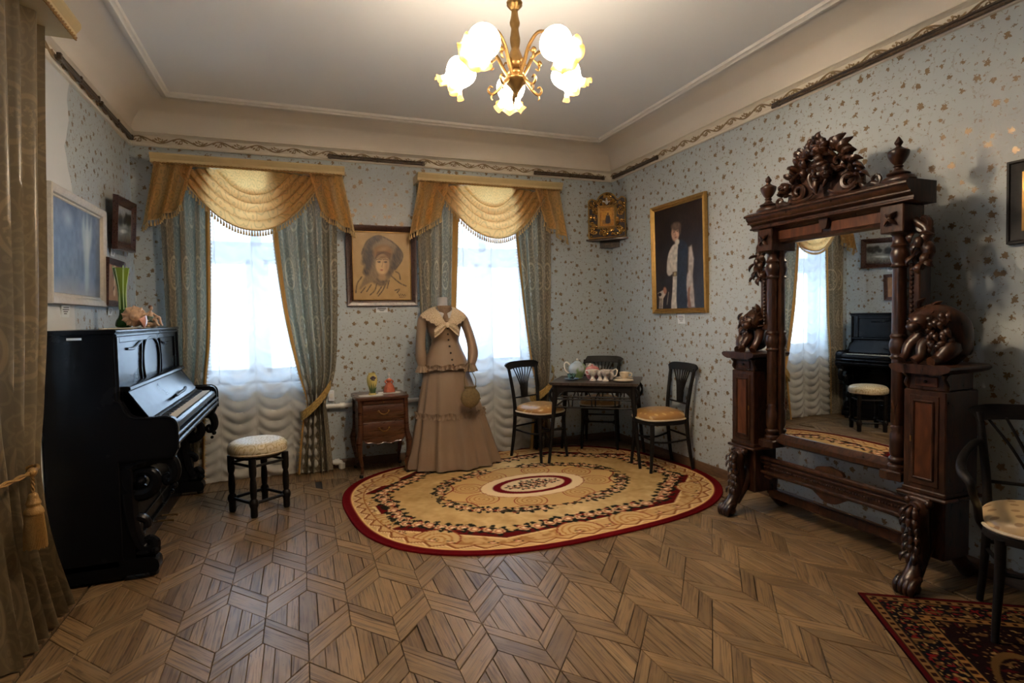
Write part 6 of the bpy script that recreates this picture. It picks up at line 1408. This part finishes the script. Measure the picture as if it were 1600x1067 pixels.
for k in range(30):
    a = R_.uniform(20, 160) if k < 18 else R_.uniform(-30, 210); r0 = R_.uniform(.0, .05); cx, cz = R_.uniform(-.10, .06), R_.uniform(2.30, 2.38) if k < 18 else R_.uniform(2.14, 2.26); rr = math.radians(a); L = R_.uniform(.05, .085)
    leaf(b, [(cx, -.105, cz), (cx+L*.5*math.cos(rr), -.16, cz+L*.55*math.sin(rr)), (cx+L*math.cos(rr), -.125, cz+L*math.sin(rr))], .026, .5, 7, 4)
for cx, cz, r0 in ((-.055, 2.385, .040), (.015, 2.37, .034), (-.105, 2.345, .030), (-.02, 2.335, .036), (.07, 2.335, .028)):
    b.ell((cx, -.125, cz), r0*.55)
    for k in range(6): a = k*PI/3; b.ell((cx+r0*.65*math.cos(a), -.125, cz+r0*.65*math.sin(a)), (r0*.48, r0*.3, r0*.48), 8, 5)
mp('bouquet', b, Wn, cr, 60)
b = MB(); b.ell((0, -.125, 2.20), (.048, .040, .062)); b.ell((0, -.168, 2.195), (.011, .016, .020)); b.ell((-.02, -.155, 2.215), (.012, .012, .009)); b.ell((.02, -.155, 2.215), (.012, .012, .009)); b.ell((0, -.158, 2.165), (.020, .012, .008)); b.ell((0, -.13, 2.255), (.058, .035, .026))
for s in (-1, 1): b.tube(cat([(s*.045, -.12, 2.24), (s*.065, -.13, 2.20), (s*.055, -.135, 2.16), (s*.03, -.14, 2.12)], 4), [.018, .016, .014, .008], 7)
b.tube(cat([(0, -.15, 2.15), (0, -.155, 2.12), (0, -.15, 2.085)], 4), [.026, .020, .006], 8); mp('carved_mask', b, Wn, cr, 60)
# ------------------------------------------------------------------ chandelier
ch = thing('chandelier', 'brass chandelier with five glowing frosted glass shades', 'chandelier', (1.068, 2.705, ZT))
HB = 2.615-ZT
Mb = M['brass']
mb = MB(); mb.lathe(cat([(0, 0), (.05, 0), (.055, -.012), (.03, -.035), (.008, -.05), (0, -.05)], 3), (0, 0, 0), 20); mb.build('ceiling_rose', Mb, ch)
mb = MB(); z = -.045; k = 0
while z > -.215:
    mb.tube([(.011*math.cos(a) if k % 2 else 0, 0 if k % 2 else .011*math.cos(a), z-.016+.020*math.sin(a)) for a in [2*PI*i/12 for i in range(13)]], .0032, 5, caps=False); z -= .030; k += 1
tag(mb.build('chain', Mb, ch), None, kind='stuff')
mb = MB(); mb.lathe(cat([(0, -.20), (.010, -.205), (.020, -.225), (.036, -.24), (.040, -.255), (.024, -.275), (.016, -.285), (.018, -.31), (.022, -.33), (.026, -.35), (.019, -.37), (.022, -.40), (.026, -.43), (.022, -.46), (.020, -.475), (.036, -.515), (.044, -.545), (.036, -.565), (.022, -.575)], 3), (0, 0, 0), 20, mod=lambda a, q: 1 + .06*math.cos(8*a)); mb.build('stem', Mb, ch, 60)
mb = MB(); mb.lathe(cat([(.018, -.575), (.040, -.585), (.042, -.60), (.034, -.612), (.058, -.622), (.060, -.632), (.038, -.655), (.016, -.685), (.010, -.70), (.006, -.712), (0, -.715)], 3), (0, 0, 0), 20); mb.build('hub', Mb, ch, 60)
g = G('lit_frosted_glass'); zz_ = g.sep(g.coord('UV'))[1]; k_ = g.ss(zz_, .74, .86); top_ = g.ss(zz_, .05, .4)
g.set(Base_Color=g.mix(k_, (.85, .80, .72), (.22, .10, .025)), Roughness=.5, Emission_Color=g.mix(k_, (1, .83, .64), (1, .50, .13)), Emission_Strength=g.math('MULTIPLY', g.math('MULTIPLY_ADD', k_, -14.72, 15.0), g.math('MULTIPLY_ADD', top_, .6, .4))); M['lit'] = g.m
sh_prof = cat([(.020, .0), (.045, -.004), (.064, -.022), (.070, -.050), (.062, -.080), (.051, -.102), (.052, -.118), (.066, -.138), (.078, -.148)], 4)
def shade_fn(u, v):
    i = min(len(sh_prof)-2, int(v*(len(sh_prof)-1))); q = v*(len(sh_prof)-1)-i
    r, z = lerp(sh_prof[i][0], sh_prof[i+1][0], q), lerp(sh_prof[i][1], sh_prof[i+1][1], q); t = 2*PI*u; f = smooth01((v-.62)/.38)
    return (r*(1+.10*f*math.cos(7*t))*math.cos(t), r*(1+.10*f*math.cos(7*t))*math.sin(t), z + .012*f*math.cos(7*t+.5))
for k in range(5):
    az = math.radians(20.7 + (-5 + 72*k)); d = Vector((math.sin(az), math.cos(az), 0)); ang = PI/2-az
    def P(r, z): return (d.x*r, d.y*r, HB+z)
    pts = cat([P(.035, .0), P(.06, .04), P(.10, .115), P(.16, .155), P(.215, .14), P(.243, .108)], 6)
    mb = MB(); mb.tube(pts, [.009, .010, .009, .008, .007], 8); arm = mb.build('arm', Mb, ch)
    mb = MB(); mb.tube(cat([P(.05, -.01), P(.09, -.055), P(.125, -.075), P(.145, -.055), P(.135, -.035), P(.12, -.042)], 6), [.008, .008, .006, .004], 7); mb.tube(cat([P(.125, -.075), P(.13, -.095), P(.122, -.105)], 4), [.005, .003], 6)
    mb.build('scroll', Mb, arm)
    mb = MB(); mb.tube(cat([P(.10, .10), P(.13, .075), P(.128, .05), P(.112, .055)], 5), [.005, .006, .004], 6); mb.ell(P(.135, .085), (.014, .014, .016)); mb.tube(cat([P(.04, .01), P(.03, .05), P(.05, .075), P(.062, .06)], 5), [.007, .005, .003], 6); mb.build('leaf', Mb, arm)
    Mx = Matrix.Translation(P(.243, .108)) @ Matrix.Rotation(ang, 4, 'Z') @ Matrix.Rotation(math.radians(-42), 4, 'Y')
    mb = MB(); mb.lathe([(0, .018), (.014, .016), (.018, 0), (.042, -.006), (.045, -.020), (.036, -.024)], (0, 0, 0), 18, M=Mx); mb.build('shade_cap', Mb, ch)
    mb = MB(); mb.grid(shade_fn, 56, 30, True, uv=lambda u, v: (u, v), M=Mx @ Matrix.Translation((0, 0, -.010)) @ Matrix.Scale(1.12, 4)); mb.build('glass_shade', M['lit'], ch, 80)
    bl = bpy.data.lights.new('bulb', 'POINT'); bl.energy = 11; bl.color = (1, .80, .58); bl.shadow_soft_size = .03
    lo = bpy.data.objects.new('bulb', bl); COL.objects.link(lo); lo.parent = ch; lo.location = Mx @ Vector((0, 0, -.10))
bpy.context.view_layer.update()
